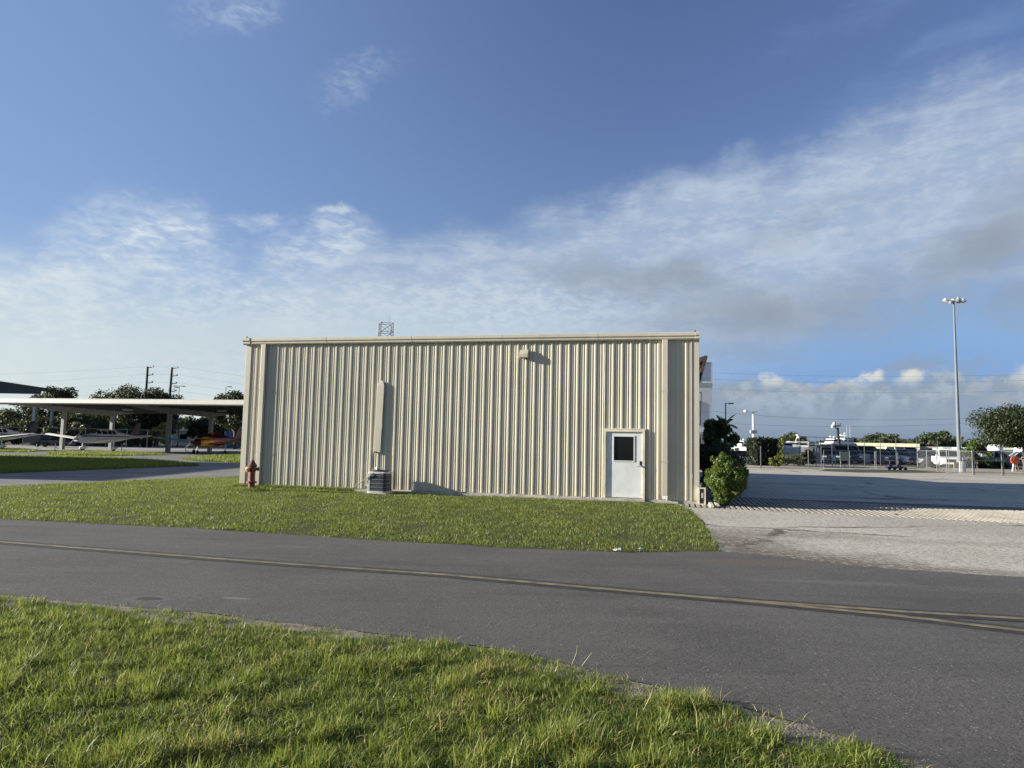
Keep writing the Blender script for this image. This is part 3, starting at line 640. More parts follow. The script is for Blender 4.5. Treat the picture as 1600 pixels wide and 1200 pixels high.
def rrect(w, d, r, z, n=5):
    out = []
    for cx, cy, a0 in ((w/2-r, d/2-r, 0), (-w/2+r, d/2-r, 90), (-w/2+r, -d/2+r, 180), (w/2-r, -d/2+r, 270)):
        for k in range(n+1): a = math.radians(a0+90*k/n); out.append((cx+r*math.cos(a), cy+r*math.sin(a), z))
    return out
mb.loft([rrect(sx-.05, sy-.05, .07, z) for z in (.02, ht-.02)]); core = mb.build('coil_core', M('dark_coil', (.03, .032, .036), .6), t)
mb = MB()
nl = 13
for k in range(nl):
    z = .055+k*(ht-.12)/nl; mb.loft([rrect(sx, sy, .09, z), rrect(sx+.004, sy+.004, .09, z+.012), rrect(sx-.03, sy-.03, .09, z+.03)], cap=False)
mb.build('louvre', LOUV, t, smooth=40)
mb = MB()
for k in (0, 3, 6, 9, 12): 
    z = .05+k*(ht-.12)/nl; mb.loft([rrect(sx+.006, sy+.006, .09, z), rrect(sx+.006, sy+.006, .09, z+.014)], cap=False)
mb.build('louvre_band', M('band_grey', (.20, .21, .22), .5), t, smooth=40)
mb = MB(); mb.loft([rrect(sx+.01, sy+.01, .09, 0), rrect(sx+.01, sy+.01, .09, .05), rrect(sx-.02, sy-.02, .09, .052)]); mb.build('base_pan', CASE, t, smooth=40)
mb = MB(); mb.loft([rrect(sx+.015, sy+.015, .09, ht-.05), rrect(sx+.015, sy+.015, .09, ht-.01), rrect(sx-.06, sy-.06, .08, ht+.012)]); mb.build('top_cover', CASE, t, smooth=40)
mb = MB(); mb.lathe([(.25, ht+.012), (.26, ht+.03), (.23, ht+.045), (.05, ht+.07), (0, ht+.07)], n=24); mb.build('fan_guard', MAT_DARK, t, smooth=40)
mb = MB(); mb.lathe([(0, 0), (.055, 0), (.06, .05), (.045, .09), (0, .10)], (-.06, -.10, ht+.07), 12); mb.build('fan_motor', MAT_STEEL, t, smooth=40)
mb = MB(); mb.span((-sx/2-.006, -sy/2+.02, .05), (-sx/2+.08, sy/2-.06, ht-.05)); mb.span((-sx/2+.04, -sy/2-.006, .05), (-sx/2+.10, -sy/2+.1, ht-.05)); mb.build('service_panel', CASE, t)
mb = MB(); pts = [Vector((-.10, -.31, ht-.03))]
for k in range(1, 11):
    q = k/10; pts.append(Vector((-.10-.60*q, -.35+.05*q, (ht-.03)*(1-q)**.9+.19*q-.25*q*(1-q)*.6)))
pts += [Vector((-.70, -.28, .10)), Vector((-.55, -.2, .09)), Vector((-sx/2, -.1, .14))]
mb.path(pts, .014, 7); mb.build('cable', M('grey_conduit', (.22, .22, .22), .6), t, smooth=40)
mb = MB(); mb.lathe([(0, 0), (.03, 0), (.03, .12), (0, .12)], (-sx/2-.04, -.12, .08), 10); mb.box((-sx/2-.06, -.2, .16), (.05, .06, .06)); mb.build('service_valve', M('brass', (.35, .27, .12), .4, .8), t, smooth=40)
p = BA+BU*uc-BN*.56
mb = MB(); mb.box((0, 0, 0), (.72, .74, .06)); o = mb.build('concrete_pad', MAT_CONC, bevel=.01); o.location = (p.x, p.y, .003); o.rotation_euler = (0, 0, BYAW); tag(o, 'low concrete pad under the grey condenser', 'pad')
# ------------------------------------------------------------------ hydrant
hp = at(392.5, 766.5); t = thing('fire_hydrant', 'faded red fire hydrant standing in the grass at the hangar corner', 'hydrant', (hp.x, hp.y, 0), .35)
RED = M('faded_red_paint', (.21, .052, .036), .6, var=.3, scale=6, dirt=(.22, .10, .07), dirt_amt=.7); ORNG = M('faded_orange_paint', (.42, .16, .085), .6, var=.2, scale=8)
k = 1.0
mb = MB(); mb.lathe([(.0, -.05), (.105, -.05), (.105, .0), (.10, .24), (.155, .245), (.155, .285), (.10, .29), (.10, .60), (.125, .63), (.135, .70), (.125, .76), (.09, .775), (0, .775)], n=20); mb.build('barrel', RED, t, smooth=35)
mb = MB(); mb.lathe([(.148, .762), (.15, .785), (.135, .80), (.075, .90), (.035, .955), (.022, .96), (.018, 1.0), (0, 1.0)], n=16); mb.build('bonnet', M('dark_red_bonnet', (.10, .035, .03), .65, var=.3, scale=6), t, smooth=35)
mb = MB(); mb.lathe([(.05, -.09), (.055, -.16), (.085, -.165), (.085, -.20), (.055, -.215), (.02, -.22), (.02, -.245), (0, -.245)], (-.02, 0, .67), 14, 'Y')
pn = mb.build('pumper_nozzle', ORNG, t, smooth=35); pn.rotation_euler = (0, 0, -.75)
for s in (1, -1):
    mb = MB(); mb.lathe([(.04, .09*s), (.042, .15*s), (.065, .155*s), (.065, .19*s), (.035, .205*s), (.02, .21*s), (.018, .235*s), (0, .235*s)], (0, 0, .68), 12, 'X'); o = mb.build('hose_nozzle', RED if s > 0 else ORNG, t, smooth=35)
for q in range(8):
    mb = MB(); a = q*PI/4; mb.lathe([(0, .232), (.014, .232), (.014, .298), (0, .298)], (.132*math.cos(a), .132*math.sin(a), 0), 6)
    mb.build('flange_bolt', RED, t)
hl = atd(1096.0, 627, 22.0); zt_ = atd(1096, 613, 22.0).z; zb_ = atd(1096, 640, 22.0).z
t = thing('hanging_lamp', 'small white lamp hanging on a chain at the hangar corner', 'lamp', (hl.x, hl.y, zb_))
hh = zt_-zb_; mb = MB(); mb.lathe([(0, 0), (.05, 0), (.055, .02), (.055, hh*.42), (.03, hh*.5), (0, hh*.5)], n=12); mb.build('lamp_shade', MAT_WHITE, t, smooth=40)
mb = MB(); mb.tube((0, 0, hh*.5), (0, 0, hh), .012, n=6); mb.tube((0, 0, hh), (-.22, 0, hh+.02), .015, n=6); mb.build('chain', MAT_STEEL, t)
# ------------------------------------------------------------------ small things by the corner
cp = at(1097, 788.5); t = thing('framed_box', 'weathered white framed box with a brown panel beside the hangar corner', 'box', (cp.x, cp.y, .004), BYAW-.05)
WW = M('weathered_white_wood', (.56, .54, .48), .8, var=.15, scale=5); BRN = M('brown_board', (.10, .062, .045), .8, var=.3, scale=5)
mb = MB(); w, h_, d_ = .205, .46, .22
hw = w/2
mb.span((-hw, -d_/2, .03), (-hw+.035, d_/2, h_)); mb.span((hw-.035, -d_/2, .03), (hw, d_/2, h_)); mb.span((-hw-.003, -d_/2-.003, 0), (hw+.003, d_/2, .03)); mb.span((-hw-.003, -d_/2-.003, h_), (hw+.003, d_/2, h_+.035)); mb.build('frame', WW, t)
mb = MB(); mb.span((-hw+.036, -d_/2+.03, .031), (hw-.036, -d_/2+.05, h_-.001)); mb.build('panel', BRN, t)
mb = MB(); mb.span((-.035, -d_/2+.015, .19), (.035, -d_/2+.029, .34)); mb.build('notice', M('grey_card', (.4, .4, .4), .7), t)
mb = MB(); mb.lathe([(0, 0), (.09, 0), (.10, .05), (.07, .10), (.02, .14), (0, .15)], (-.0, .02, h_+.036), 10); o = mb.build('bag', MAT_DARK, smooth=60); o.location = (cp.x, cp.y, .004); tag(o, 'dark crumpled bag lying on top of the white framed box', 'bag')
TIM = M('pale_timber', (.55, .49, .38), .8, var=.15, scale=6)
for k, (a, b) in enumerate((((1108, 786.5), (1113, 794.5)), ((1115.5, 785.5), (1121.5, 794)))):
    pa, pb = at(*a), at(*b); mid = (pa+pb)/2; dv = pb-pa
    mb = MB(); mb.box((0, 0, .055), (max(.8, dv.length), .095, .07)); o = mb.build('timber', TIM, bevel=.006); o.location = (mid.x, mid.y, 0); o.rotation_euler = (0, 0, math.atan2(dv.y, dv.x))
    tag(o, ('pale timber lying on the pavers, nearer the hangar corner', 'pale timber lying on the pavers, nearer the clipped bush')[k], 'timber', 'timbers lying on the pavers')
# litter at the lawn edge
for k, (px, py, s) in enumerate(((965, 863, .075), (1001, 861, .05))):
    q = at(px, py); r = random.Random(k+2); mb = MB(); G = []
    for j in range(6): G.append([((i/5-.5)*s*2+r.uniform(-.2, .2)*s, (j/5-.5)*s*1.3+r.uniform(-.2, .2)*s, .02+abs(r.gauss(0, .35))*s*(1-abs(i-2.5)/4)) for i in range(6)])
    mb.grid(G); o = mb.build('plastic_scrap', M('white_plastic_film', (.42, .45, .45), .35), smooth=25); o.location = (q.x, q.y, .01); tag(o, ('larger crumpled white plastic scrap at the lawn edge', 'smaller white plastic scrap at the lawn edge')[k], 'litter', 'litter at the lawn edge')
# ------------------------------------------------------------------ trees
BARK = M('bark', (.10, .08, .06), .9, var=.3, scale=4, bump=.6, bscale=12)
LF_OAK = leafmat('oak_leaf', (.011, .020, .007), (.031, .042, .014), None, .1)
LF_GRN = leafmat('green_leaf', (.030, .060, .012), (.085, .125, .028), None, .3)
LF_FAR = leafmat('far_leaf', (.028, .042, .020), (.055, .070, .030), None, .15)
LF_YEL = leafmat('yellow_green_leaf', (.10, .13, .025), (.20, .20, .045), None, .35)
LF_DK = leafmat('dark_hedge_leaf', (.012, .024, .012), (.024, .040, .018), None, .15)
LF_BUSH = leafmat('bush_leaf', (.036, .072, .011), (.11, .155, .028), (.13, .15, .03), .27, .45)
LF_PALM = leafmat('palm_leaf', (.025, .055, .014), (.055, .095, .022), None, .25)
def leafset(rs, C, Rr, n, ls, flat=.0, hollow=.55, aspect=.5):
    """n leaves over ellipsoid blobs C (centres) with radii Rr"""
    C = np.asarray(C, float); Rr = np.asarray(Rr, float)
    w = (Rr.prod(1))**.66; idx = rs.choice(len(C), n, p=w/w.sum())
    dv = rs.normal(size=(n, 3)); dv /= np.linalg.norm(dv, axis=1)[:, None]
    rad = rs.uniform(hollow**3, 1, n)**(1/3)*rs.normal(1, .10, n)
    P = C[idx]+dv*rad[:, None]*Rr[idx]
    nn = dv*.8+rs.normal(size=(n, 3))*.75; nn[:, 2] += .25; nn /= np.linalg.norm(nn, axis=1)[:, None]
    a = np.cross(nn, rs.normal(size=(n, 3))); a /= np.linalg.norm(a, axis=1)[:, None]; b = np.cross(nn, a)
    s = ls*rs.uniform(.6, 1.35, n)[:, None]
    V = np.stack([P-a*s, P+b*s*aspect+nn*s*.12, P+a*s, P-b*s*aspect+nn*s*.12], 1).reshape(-1, 3)
    return V, rs.uniform(0, 1, n)
def leafobj(name, V, rnd, mat, parent):
    n = len(rnd); return npmesh(name, V, np.arange(n*4), np.full(n, 4), mat, parent, rnd)
def limb(mb, a, b, r0, r1, rr, bend=.12, n=4):
    a, b = Vector(a), Vector(b); p = a; Ln = (b-a).length
    for k in range(1, n+1):
        q = a.lerp(b, k/n)
        if k < n: q += Vector((rr.uniform(-1, 1), rr.uniform(-1, 1), rr.uniform(-.4, .6)))*bend*Ln/ n
        mb.tube(p, q, r0+(r1-r0)*(k-1)/n, r0+(r1-r0)*k/n, 7, False); p = q
def tree(name, label, group, loc, h, spread, leaf=.22, n=4500, seed=1, mat=None, base=.28, nb=16, squash=.75, cat='tree', trunk_r=None, shape='round', airy=.55):
    rr = random.Random(seed); rs = np.random.default_rng(seed)
    t = thing(name, label, cat, loc, 0, group)
    mb = MB(); tr = trunk_r or h*.032; hb = h*base; top = Vector((rr.uniform(-.05, .05)*h, rr.uniform(-.05, .05)*h, h*.72))
    fork = Vector((top.x*.4, top.y*.4, hb)); limb(mb, (0, 0, -.1), fork, tr*1.25, tr*.85, rr, .15); limb(mb, fork, top, tr*.8, tr*.2, rr, .3)
    C, R_ = [], []
    for k in range(nb):
        a = 2*PI*(k*.618+rr.uniform(-.1, .1)); q = (k+.5)/nb; zq = hb+(h-hb)*(.12+.76*q)
        rad = spread*(math.sin(PI*min(1, max(.08, .15+.80*q)))**.6 if shape == 'round' else (1.05-.95*q))*rr.uniform(.35, .85)
        c_ = Vector((math.cos(a)*rad+top.x*q, math.sin(a)*rad+top.y*q, zq)); br = spread*rr.uniform(.22, .40)*(1 if shape == 'round' else .8)
        C.append(c_); R_.append((br, br, br*squash)); limb(mb, fork.lerp(top, max(0, q-.25)), c_, tr*.42*(1.1-q*.6), tr*.08, rr, .35, 4)
    top_z = max(c_.z+r_[2] for c_, r_ in zip(C, R_)); k_ = h/top_z
    C = [(c_.x, c_.y, c_.z*k_) for c_ in C]
    mb.build('trunk', BARK, t, smooth=60)
    V, rnd = leafset(rs, C, R_, n, leaf, hollow=airy); leafobj('crown', V, rnd, mat or LF_OAK, t); return t
def palm(name, label, loc, h, fl, nf=16, seed=3, group=None, leafm=None, frnd=None, cat='palm', wdt=.05):
    rr = random.Random(seed); t = thing(name, label, cat, loc, 0, group)
    mb = MB(); limb(mb, (0, 0, -.05), (.06*h*.3, 0, h), .09, .07, rr, .1, 5); mb.build('trunk', BARK, t, smooth=60)
    V, lp, rn = [], [], []
    for k in range(nf):
        a = 2*PI*k*.382+rr.uniform(-.2, .2); el_ = rr.uniform(-.25, 1.25); L_ = fl*rr.uniform(.8, 1.1)
        p = Vector((.02*h, 0, h)); d0 = Vector((math.cos(a)*math.cos(el_), math.sin(a)*math.cos(el_), math.sin(el_))); step = L_/18; shade = rr.random()
        for s_ in range(18):
            d0 = (d0+Vector((0, 0, -.075))).normalized(); p2 = p+d0*step; side = d0.cross(Vector((0, 0, 1))).normalized(); u = s_/17
            ll = fl*.34*(math.sin(PI*(.12+.85*u))**.7)
            for sg in (-1, 1):
                tip = p2+side*sg*ll*.8+d0*ll*.55+Vector((0, 0, -ll*.35)); b = len(V); w = wdt*.6
                V += [p+d0*w, (p+tip)/2+d0*w*.8, tip, (p+tip)/2-d0*w*.8]; lp += [b, b+1, b+2, b+3]; rn.append(min(1, max(0, shade+rr.uniform(-.2, .2))))
            p = p2
    npmesh('frond', [tuple(v) for v in V], lp, [4]*len(rn), leafm or LF_PALM, t, rn); return t
def gnd(px, y): d = atd(px, 700, y); return Vector((d.x, d.y, 0))
def top_h(px, py, y): return atd(px, py, y).z
# left: oaks behind the aircraft shelter
G = 'trees behind the aircraft shelter'
for k, (px, ty, y, sp, n, lab) in enumerate((
    (78, 603, 104, 4.2, 5200, 'dark round oak crown rising above the shelter roof beside the second roof'),
    (205, 601, 100, 6.2, 8000, 'broad dark oak below the two utility poles'),
    (243, 611, 103, 4.6, 5000, 'smaller dark oak right behind the right utility pole'),
    (170, 618, 106, 4.2, 4600, 'dark oak left of the broad oak behind the shelter'),
    (18, 640, 98, 5.0, 5200, 'dark oak under the shelter roof at the far left edge'),
    (60, 650, 94, 4.0, 4200, 'low dark oak behind the tail of the leftmost aeroplane'),
    (122, 644, 97, 4.6, 4800, 'dark oak between the left shelter posts'),
    (150, 652, 92, 3.6, 3800, 'low dark oak behind the nose of the white aeroplane'),
    (368, 611, 92, 3.6, 5200, 'dark oak beside the left end of the beige hangar'),
    (318, 653, 104, 2.8, 2600, 'small green tree behind the long white shed'),
    (350, 660, 108, 2.4, 2200, 'small pale green tree at the right end of the long white shed'))):
    tree('oak_tree', lab, G, gnd(px, y), top_h(px, ty, y), sp, .17, int(n*2.0), 20+k, LF_OAK, base=.22 if k < 8 else .3, airy=.35, nb=20)
tree('shrub', 'yellow green shrub behind the tail of the white aeroplane', None, gnd(246, 90), 3.2, 1.5, .15, 2200, 61, LF_YEL, base=.1, nb=9, cat='shrub')
palm('palm_tree', 'small palm seen between the right pair of shelter posts', gnd(277, 98), top_h(277, 662, 98), 1.5, 16, 5)
for k, px in enumerate((-6, 22, 52, 84, 112, 140, 168, 196, 222)):
    tree('hedge_shrub', 'dark shrub in the hedge row behind the parked aeroplanes', 'hedge row behind the aeroplanes', gnd(px, 88+k % 3), 2.2+.4*(k % 2), 1.9, .17, 1700, 70+k, LF_DK, base=.06, nb=8, cat='shrub', airy=.2)
# right: distant tree line beyond the marina
protos = []
r = random.Random(11); xs = []
far = [(1120+i*10.5+r.uniform(-3, 3), r.uniform(681, 690)) for i in range(47)]
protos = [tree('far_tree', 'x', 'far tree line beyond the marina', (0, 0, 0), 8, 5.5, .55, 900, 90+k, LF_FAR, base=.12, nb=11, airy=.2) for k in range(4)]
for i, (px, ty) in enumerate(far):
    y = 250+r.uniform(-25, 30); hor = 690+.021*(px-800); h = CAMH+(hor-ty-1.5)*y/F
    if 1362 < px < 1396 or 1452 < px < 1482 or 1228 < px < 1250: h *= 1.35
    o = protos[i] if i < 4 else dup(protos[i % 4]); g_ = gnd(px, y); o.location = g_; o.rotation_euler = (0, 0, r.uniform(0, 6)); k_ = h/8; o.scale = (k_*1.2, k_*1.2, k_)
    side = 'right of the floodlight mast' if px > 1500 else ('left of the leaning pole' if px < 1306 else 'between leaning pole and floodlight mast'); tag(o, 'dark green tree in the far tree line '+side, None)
r = random.Random(12)
for i in range(22):                              # the line goes on behind the planes and the hangar
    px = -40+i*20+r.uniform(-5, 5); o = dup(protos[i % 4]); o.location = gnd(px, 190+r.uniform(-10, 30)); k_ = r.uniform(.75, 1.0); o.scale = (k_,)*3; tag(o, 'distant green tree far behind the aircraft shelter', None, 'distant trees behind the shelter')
tree('oak_tree', 'big spreading oak at the right edge behind the chain link fence', None, gnd(1600, 62), top_h(1590, 632, 62), 4.4, .105, 27000, 141, LF_OAK, base=.40, nb=26, squash=.62, airy=.3)
tree('small_tree', 'small dark green tree just right of the floodlight mast', None, gnd(1526, 70), top_h(1526, 685, 70), 1.35, .13, 2400, 142, LF_GRN, base=.12, nb=10)
for k, (px, y, h_, sp) in enumerate(((1240, 68, .9, 1.3), (1262, 67, 1.6, .9), (1540, 72, 1.1, 1.6), (1556, 71, .9, 1.3))):
    tree('shrub', ('low dark shrub beside the end of the green hedge', 'ragged dark shrub behind the left fence gate', 'low dark shrub under the small tree', 'low dark shrub between the small tree and the parked white truck')[k], None, gnd(px, y), h_, sp, .09, 1300, 150+k, LF_OAK, base=.08, nb=7, cat='shrub', airy=.2)
tree('shrub', 'low yellow green shrub at the foot of the dark hedge', None, gnd(1211, 60), 1.0, .75, .08, 1300, 155, LF_YEL, base=.06, nb=7, cat='shrub', airy=.2)
# clipped bush and planting at the hangar corner
def bush(name, label, c, rad, n, leaf, seed, mat, nblob=26):
    rs = np.random.default_rng(seed); rr = random.Random(seed); t = thing(name, label, 'bush', (c.x, c.y, 0))
    mb = MB()
    for k in range(9):
        a = k*.7; limb(mb, (rr.uniform(-.06, .06), rr.uniform(-.06, .06), 0), (math.cos(a)*rad[0]*.6, math.sin(a)*rad[1]*.6, rad[2]*rr.uniform(.8, 1.7)), .022, .008, rr, .3)
    mb.build('stems', BARK, t)
    C, R_ = [], []
    for k in range(nblob):
        dv = rs.normal(size=3); dv /= np.linalg.norm(dv); C.append((dv[0]*rad[0]*.72, dv[1]*rad[1]*.72, rad[2]*1.03+dv[2]*rad[2]*.74)); q = rr.uniform(.18, .40)*rad[0]; R_.append((q, q, q))
    for k in range(14):
        dv = rs.normal(size=3); dv[2] = abs(dv[2])*.8-.1; dv /= np.linalg.norm(dv); q = rr.uniform(.94, 1.07); C.append((dv[0]*rad[0]*q, dv[1]*rad[1]*q, rad[2]*1.03+dv[2]*rad[2]*q)); s_ = rr.uniform(.06, .11); R_.append((s_, s_, s_*1.3))
    C.append((0, 0, rad[2]*1.03)); R_.append(tuple(x*.80 for x in rad))
    V, rnd = leafset(rs, C, R_, n, leaf, hollow=.72, aspect=.42); keep = np.repeat(V.reshape(-1, 4, 3)[:, 0, 2] > .02, 4); V = V[keep]; rnd = rnd[keep[::4]]
    leafobj('foliage', V, rnd, mat, t); return t
c0 = at(1134, 789.5); c0 = gnd(1134, 20.25)
bush('clipped_bush', 'round clipped bright green bush on the pavers by the hangar corner', c0, (.57, .51, .72), 26000, .036, 4, LF_BUSH)
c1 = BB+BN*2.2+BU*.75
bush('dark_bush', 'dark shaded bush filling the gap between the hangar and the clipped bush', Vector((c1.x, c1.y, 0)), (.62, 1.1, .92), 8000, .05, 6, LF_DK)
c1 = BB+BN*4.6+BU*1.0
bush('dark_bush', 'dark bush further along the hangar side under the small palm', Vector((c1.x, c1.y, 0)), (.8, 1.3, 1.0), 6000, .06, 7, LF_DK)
pb = gnd(1128, 27.0)
t = tree('leafy_tree', 'small leafy tree with drooping top above the clipped bush', None, pb, top_h(1128, 653, 27.0), .72, .10, 2600, 8, LF_PALM, base=.25, nb=14, squash=1.1, trunk_r=.05, airy=.15)
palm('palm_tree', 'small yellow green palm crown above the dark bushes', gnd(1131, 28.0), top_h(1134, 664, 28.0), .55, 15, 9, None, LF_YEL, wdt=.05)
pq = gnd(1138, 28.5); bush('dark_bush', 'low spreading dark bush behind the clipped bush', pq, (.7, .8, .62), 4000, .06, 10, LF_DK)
# ------------------------------------------------------------------ aircraft shelter on the left
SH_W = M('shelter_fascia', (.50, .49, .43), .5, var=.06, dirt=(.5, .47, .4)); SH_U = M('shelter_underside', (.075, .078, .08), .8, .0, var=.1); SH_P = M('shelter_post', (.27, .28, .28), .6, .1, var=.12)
O_ = atd(190, 640, 60.0); O_.z = 0
zf1 = atd(190, 624.0, 60).z; zf0 = atd(190, 632.5, 60).z
sh = thing('aircraft_shelter', 'long low open aircraft shelter with cream fascia and grey posts', 'shelter', O_, BYAW)
XL, XR = -18., 27.; YF, YB = 0., 16.
zb0 = 1.72+33.0*(O_+BN*YB+BU*2).y/F
def loc(px, py): q = at(px, py)-O_; return q.dot(BU), q.dot(BN)
mb = MB(); mb.span((XL, YF-.15, zf0), (XR, YF, zf1)); fa = mb.build('fascia', SH_W, sh)
gs_ = [(YF-.151, zf0+.02), (YF-.22, zf0+.03), (YF-.27, zf0+.10), (YF-.25, zf0+.20), (YF-.17, zf1-.06), (YF-.10, zf1+.04), (YF+.3, zf1+.06), (YF+.3, zf1+.001), (YF-.151, zf1-.02)]
mb = MB(); mb.loft([[(x, y, z) for y, z in gs_] for x in (XL, XR)]); mb.build('gutter', SH_W, fa)
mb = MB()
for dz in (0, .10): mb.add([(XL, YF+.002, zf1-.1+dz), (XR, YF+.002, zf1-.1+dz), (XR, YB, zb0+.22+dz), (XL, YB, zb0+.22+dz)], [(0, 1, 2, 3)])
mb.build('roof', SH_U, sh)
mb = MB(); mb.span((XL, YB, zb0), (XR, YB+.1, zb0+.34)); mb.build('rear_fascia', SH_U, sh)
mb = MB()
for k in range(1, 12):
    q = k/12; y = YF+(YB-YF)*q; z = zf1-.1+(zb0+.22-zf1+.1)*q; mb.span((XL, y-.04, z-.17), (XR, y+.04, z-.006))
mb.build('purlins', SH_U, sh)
xa, ya = loc(265, 707); xb, yb_ = loc(93, 702.5); yc = (ya+yb_)/2
for x in (xa, xb, 2*xa-xb):
    zt = lambda q: zf1-.16+(zb0+.16-zf1+.16)*q
    P_ = [(YF+.05, zt(0)), (YF+.05, zt(0)-.16), (yc, zt(yc/YB)-.62), (yc+6, zt((yc+6)/YB)-.62), (YB-.05, zt(1)-.16), (YB-.05, zt(1))]
    vs = [(x+s*.11, y, z) for s in (-1, 1) for y, z in P_]; n = len(P_); mb = MB()
    mb.add(vs, [tuple(range(n)), tuple(range(n, 2*n))[::-1]]+[(i, n+i, n+(i+1) % n, (i+1) % n) for i in range(n)]); bm_ = mb.build('roof_beam', SH_P, sh)
    for y in (yc, yc+6.2):
        zc = zt((y-YF)/(YB-YF))-.5
        mb = MB(); mb.span((x-.17, y-.17, .02), (x+.17, y+.17, zc)); pc = mb.build('post', SH_P, sh)
        mb = MB(); mb.span((x-.26, y-.26, 0), (x+.26, y+.26, .019)); mb.build('base_plate', MAT_STEEL, pc)
for px in (20, 184, 358):
    q = atd(px, 643, 68)-O_; x = q.dot(BU); mb = MB(); mb.lathe([(0, .0), (.42, .0), (.46, .08), (.3, .17), (0, .17)], (x, 8, zf1-.1+(zb0+.22-zf1+.1)*.5-.36), 16); mb.build('ceiling_light', M('lamp_cover', (.6, .6, .58), .4), sh)
# second, taller roof behind it at the left edge
YF2 = 88.0; zt0 = atd(0, 595, YF2).z; zt1 = atd(66, 606, YF2).z; zb = atd(30, 616.5, YF2).z; xr = atd(66.5, 606, YF2).x; DKG = M('dark_green_sheet', (.022, .030, .034), .6, 0, var=.12)
s2 = thing('tall_shelter', 'taller dark grey green shelter roof rising behind the cream shelter', 'shelter', (0, 0, 0))
xl = xr-22; sl = (zt0-zt1)/(xr-atd(0, 600, YF2).x)
mb = MB(); n_ = [(xl, zt1+sl*22*.9), (xr, zt1), (xr-.15, zb+.1), (xl, zb+.1)]; mb.prism([(x, z) for x, z in n_], YF2-.2, YF2); mb.build('end_fascia', DKG, s2)
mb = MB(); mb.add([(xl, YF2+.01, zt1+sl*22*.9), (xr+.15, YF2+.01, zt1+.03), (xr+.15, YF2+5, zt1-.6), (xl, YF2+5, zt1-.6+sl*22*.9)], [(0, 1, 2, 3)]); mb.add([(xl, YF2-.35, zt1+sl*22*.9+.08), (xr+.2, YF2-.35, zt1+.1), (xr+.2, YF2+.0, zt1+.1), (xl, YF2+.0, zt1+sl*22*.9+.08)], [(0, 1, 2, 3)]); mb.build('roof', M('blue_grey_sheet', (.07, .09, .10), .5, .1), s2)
for x in (xr-1.2, xr-11):
    for y in (YF2+.6, YF2+4): mb = MB(); mb.span((x-.15, y-.15, 0), (x+.15, y+.15, zb+.1)); mb.build('post', SH_P, s2)
# hangar just outside the left edge of the picture: its shadow lies over the taxi path
oh = thing('neighbour_hangar', 'beige metal hangar left of the taxi path', 'hangar', (-52, 34.5, 0), 0)
mb = MB(); mb.span((-15, -9, 0), (14, 9.5, 6.0)); mb.build('wall', MAT_WALL, oh)
mb = MB(); mb.prism([(-15.4, 6.0), (14.4, 6.0), (14.4, 6.2), (0, 7.6), (-15.4, 6.2)], -9.4, 9.9); mb.build('roof', MAT_ROOF, oh)
# ------------------------------------------------------------------ aeroplanes
def interp(tab, x):
    if x >= tab[0][0]: return tab[0][1:]
    for a, b in zip(tab[:-1], tab[1:]):
        if a[0] >= x >= b[0]:
            q = (a[0]-x)/(a[0]-b[0]); return tuple(u+(v-u)*q for u, v in zip(a[1:], b[1:]))
    return tab[-1][1:]
# x, half width, bottom, top, half width at the top
FUS = [(2.55, .30, .92, 1.32, .5), (2.35, .42, .84, 1.42, .6), (1.6, .52, .78, 1.52, .62), (1.05, .56, .76, 1.58, .62), (.75, .57, .75, 1.68, .58), (.2, .58, .75, 2.02, .52), (-.1, .58, .76, 2.10, .5), (-.9, .57, .78, 2.12, .5), (-1.7, .52, .84, 2.02, .5), (-2.4, .42, .94, 1.86, .5), (-3.4, .28, 1.12, 1.66, .6), (-4.6, .14, 1.32, 1.56, .6), (-5.3, .05, 1.40, 1.50, .6)]
def fus_ring(x, n=20, off=0):
    w, zb_, zt_, k = interp(FUS, x); zc = zb_+(min(zt_, zb_+.72)-zb_)*.55; out = []
    for i in range(n):
        a = 2*PI*i/n; ca, sa = math.cos(a), math.sin(a); e = .62
        yy = (w+off)*math.copysign(abs(ca)**e, ca); hh = (zt_-zc+off) if sa > 0 else (zc-zb_+off)
        if sa > 0: yy *= 1-(1-k)*sa**2*.95
        out.append((x, yy, zc+hh*math.copysign(abs(sa)**e, sa)))
    return out
def fus_pt(x, z, s, off=.012):                      # point on the skin at height z, side s
    w, zb_, zt_, k = interp(FUS, x); zc = zb_+(min(zt_, zb_+.72)-zb_)*.55; hh = (zt_-zc) if z > zc else (zc-zb_)
    sa = min(.97, abs((z-zc)/hh))**(1/.62); ca = math.sqrt(max(0, 1-sa*sa)); yy = w*ca**.62
    if z > zc: yy *= 1-(1-k)*sa**2*.95
    return (x, s*(yy+off), z)
def patch(mb, x0, x1, z0, z1, s, sl0=0, sl1=0, n=4, off=.012):   # a window: leaning ends
    rows = []
    for j in range(n+1):
        q = j/n; z = z0+(z1-z0)*q; a = x0+sl0*q; b = x1+sl1*q; rows.append([fus_pt(a+(b-a)*i/n, z, s, off) for i in range(n+1)])
    mb.grid(rows)
def airfoil(c, th=.13):
    up = [(0, 0), (.04, .42), (.15, .8), (.35, 1), (.65, .68), (1, .02)]; lo = [(.65, -.28), (.3, -.42), (.1, -.36)]
    return [(-x*c, z*c*th*.62) for x, z in up+lo]
def wing(mb, sy, y0, y1, xr_, xt, cr, ct, zr, zt_, th=.13, vert=False):
    rings = []
    for q in (0, .3, .95, 1):
        y = y0+(y1-y0)*q; c_ = cr+(ct-cr)*q; sc = 1 if q < 1 else .55; x = xr_+(xt-xr_)*q-(c_*(1-sc)*.4); z = zr+(zt_-zr)*q
        rings.append([((x+a*sc, z+b*sc*.7, y) if vert else (x+a*sc, sy*y, z+b*sc)) for a, b in airfoil(c_, th)])
    mb.loft(rings)
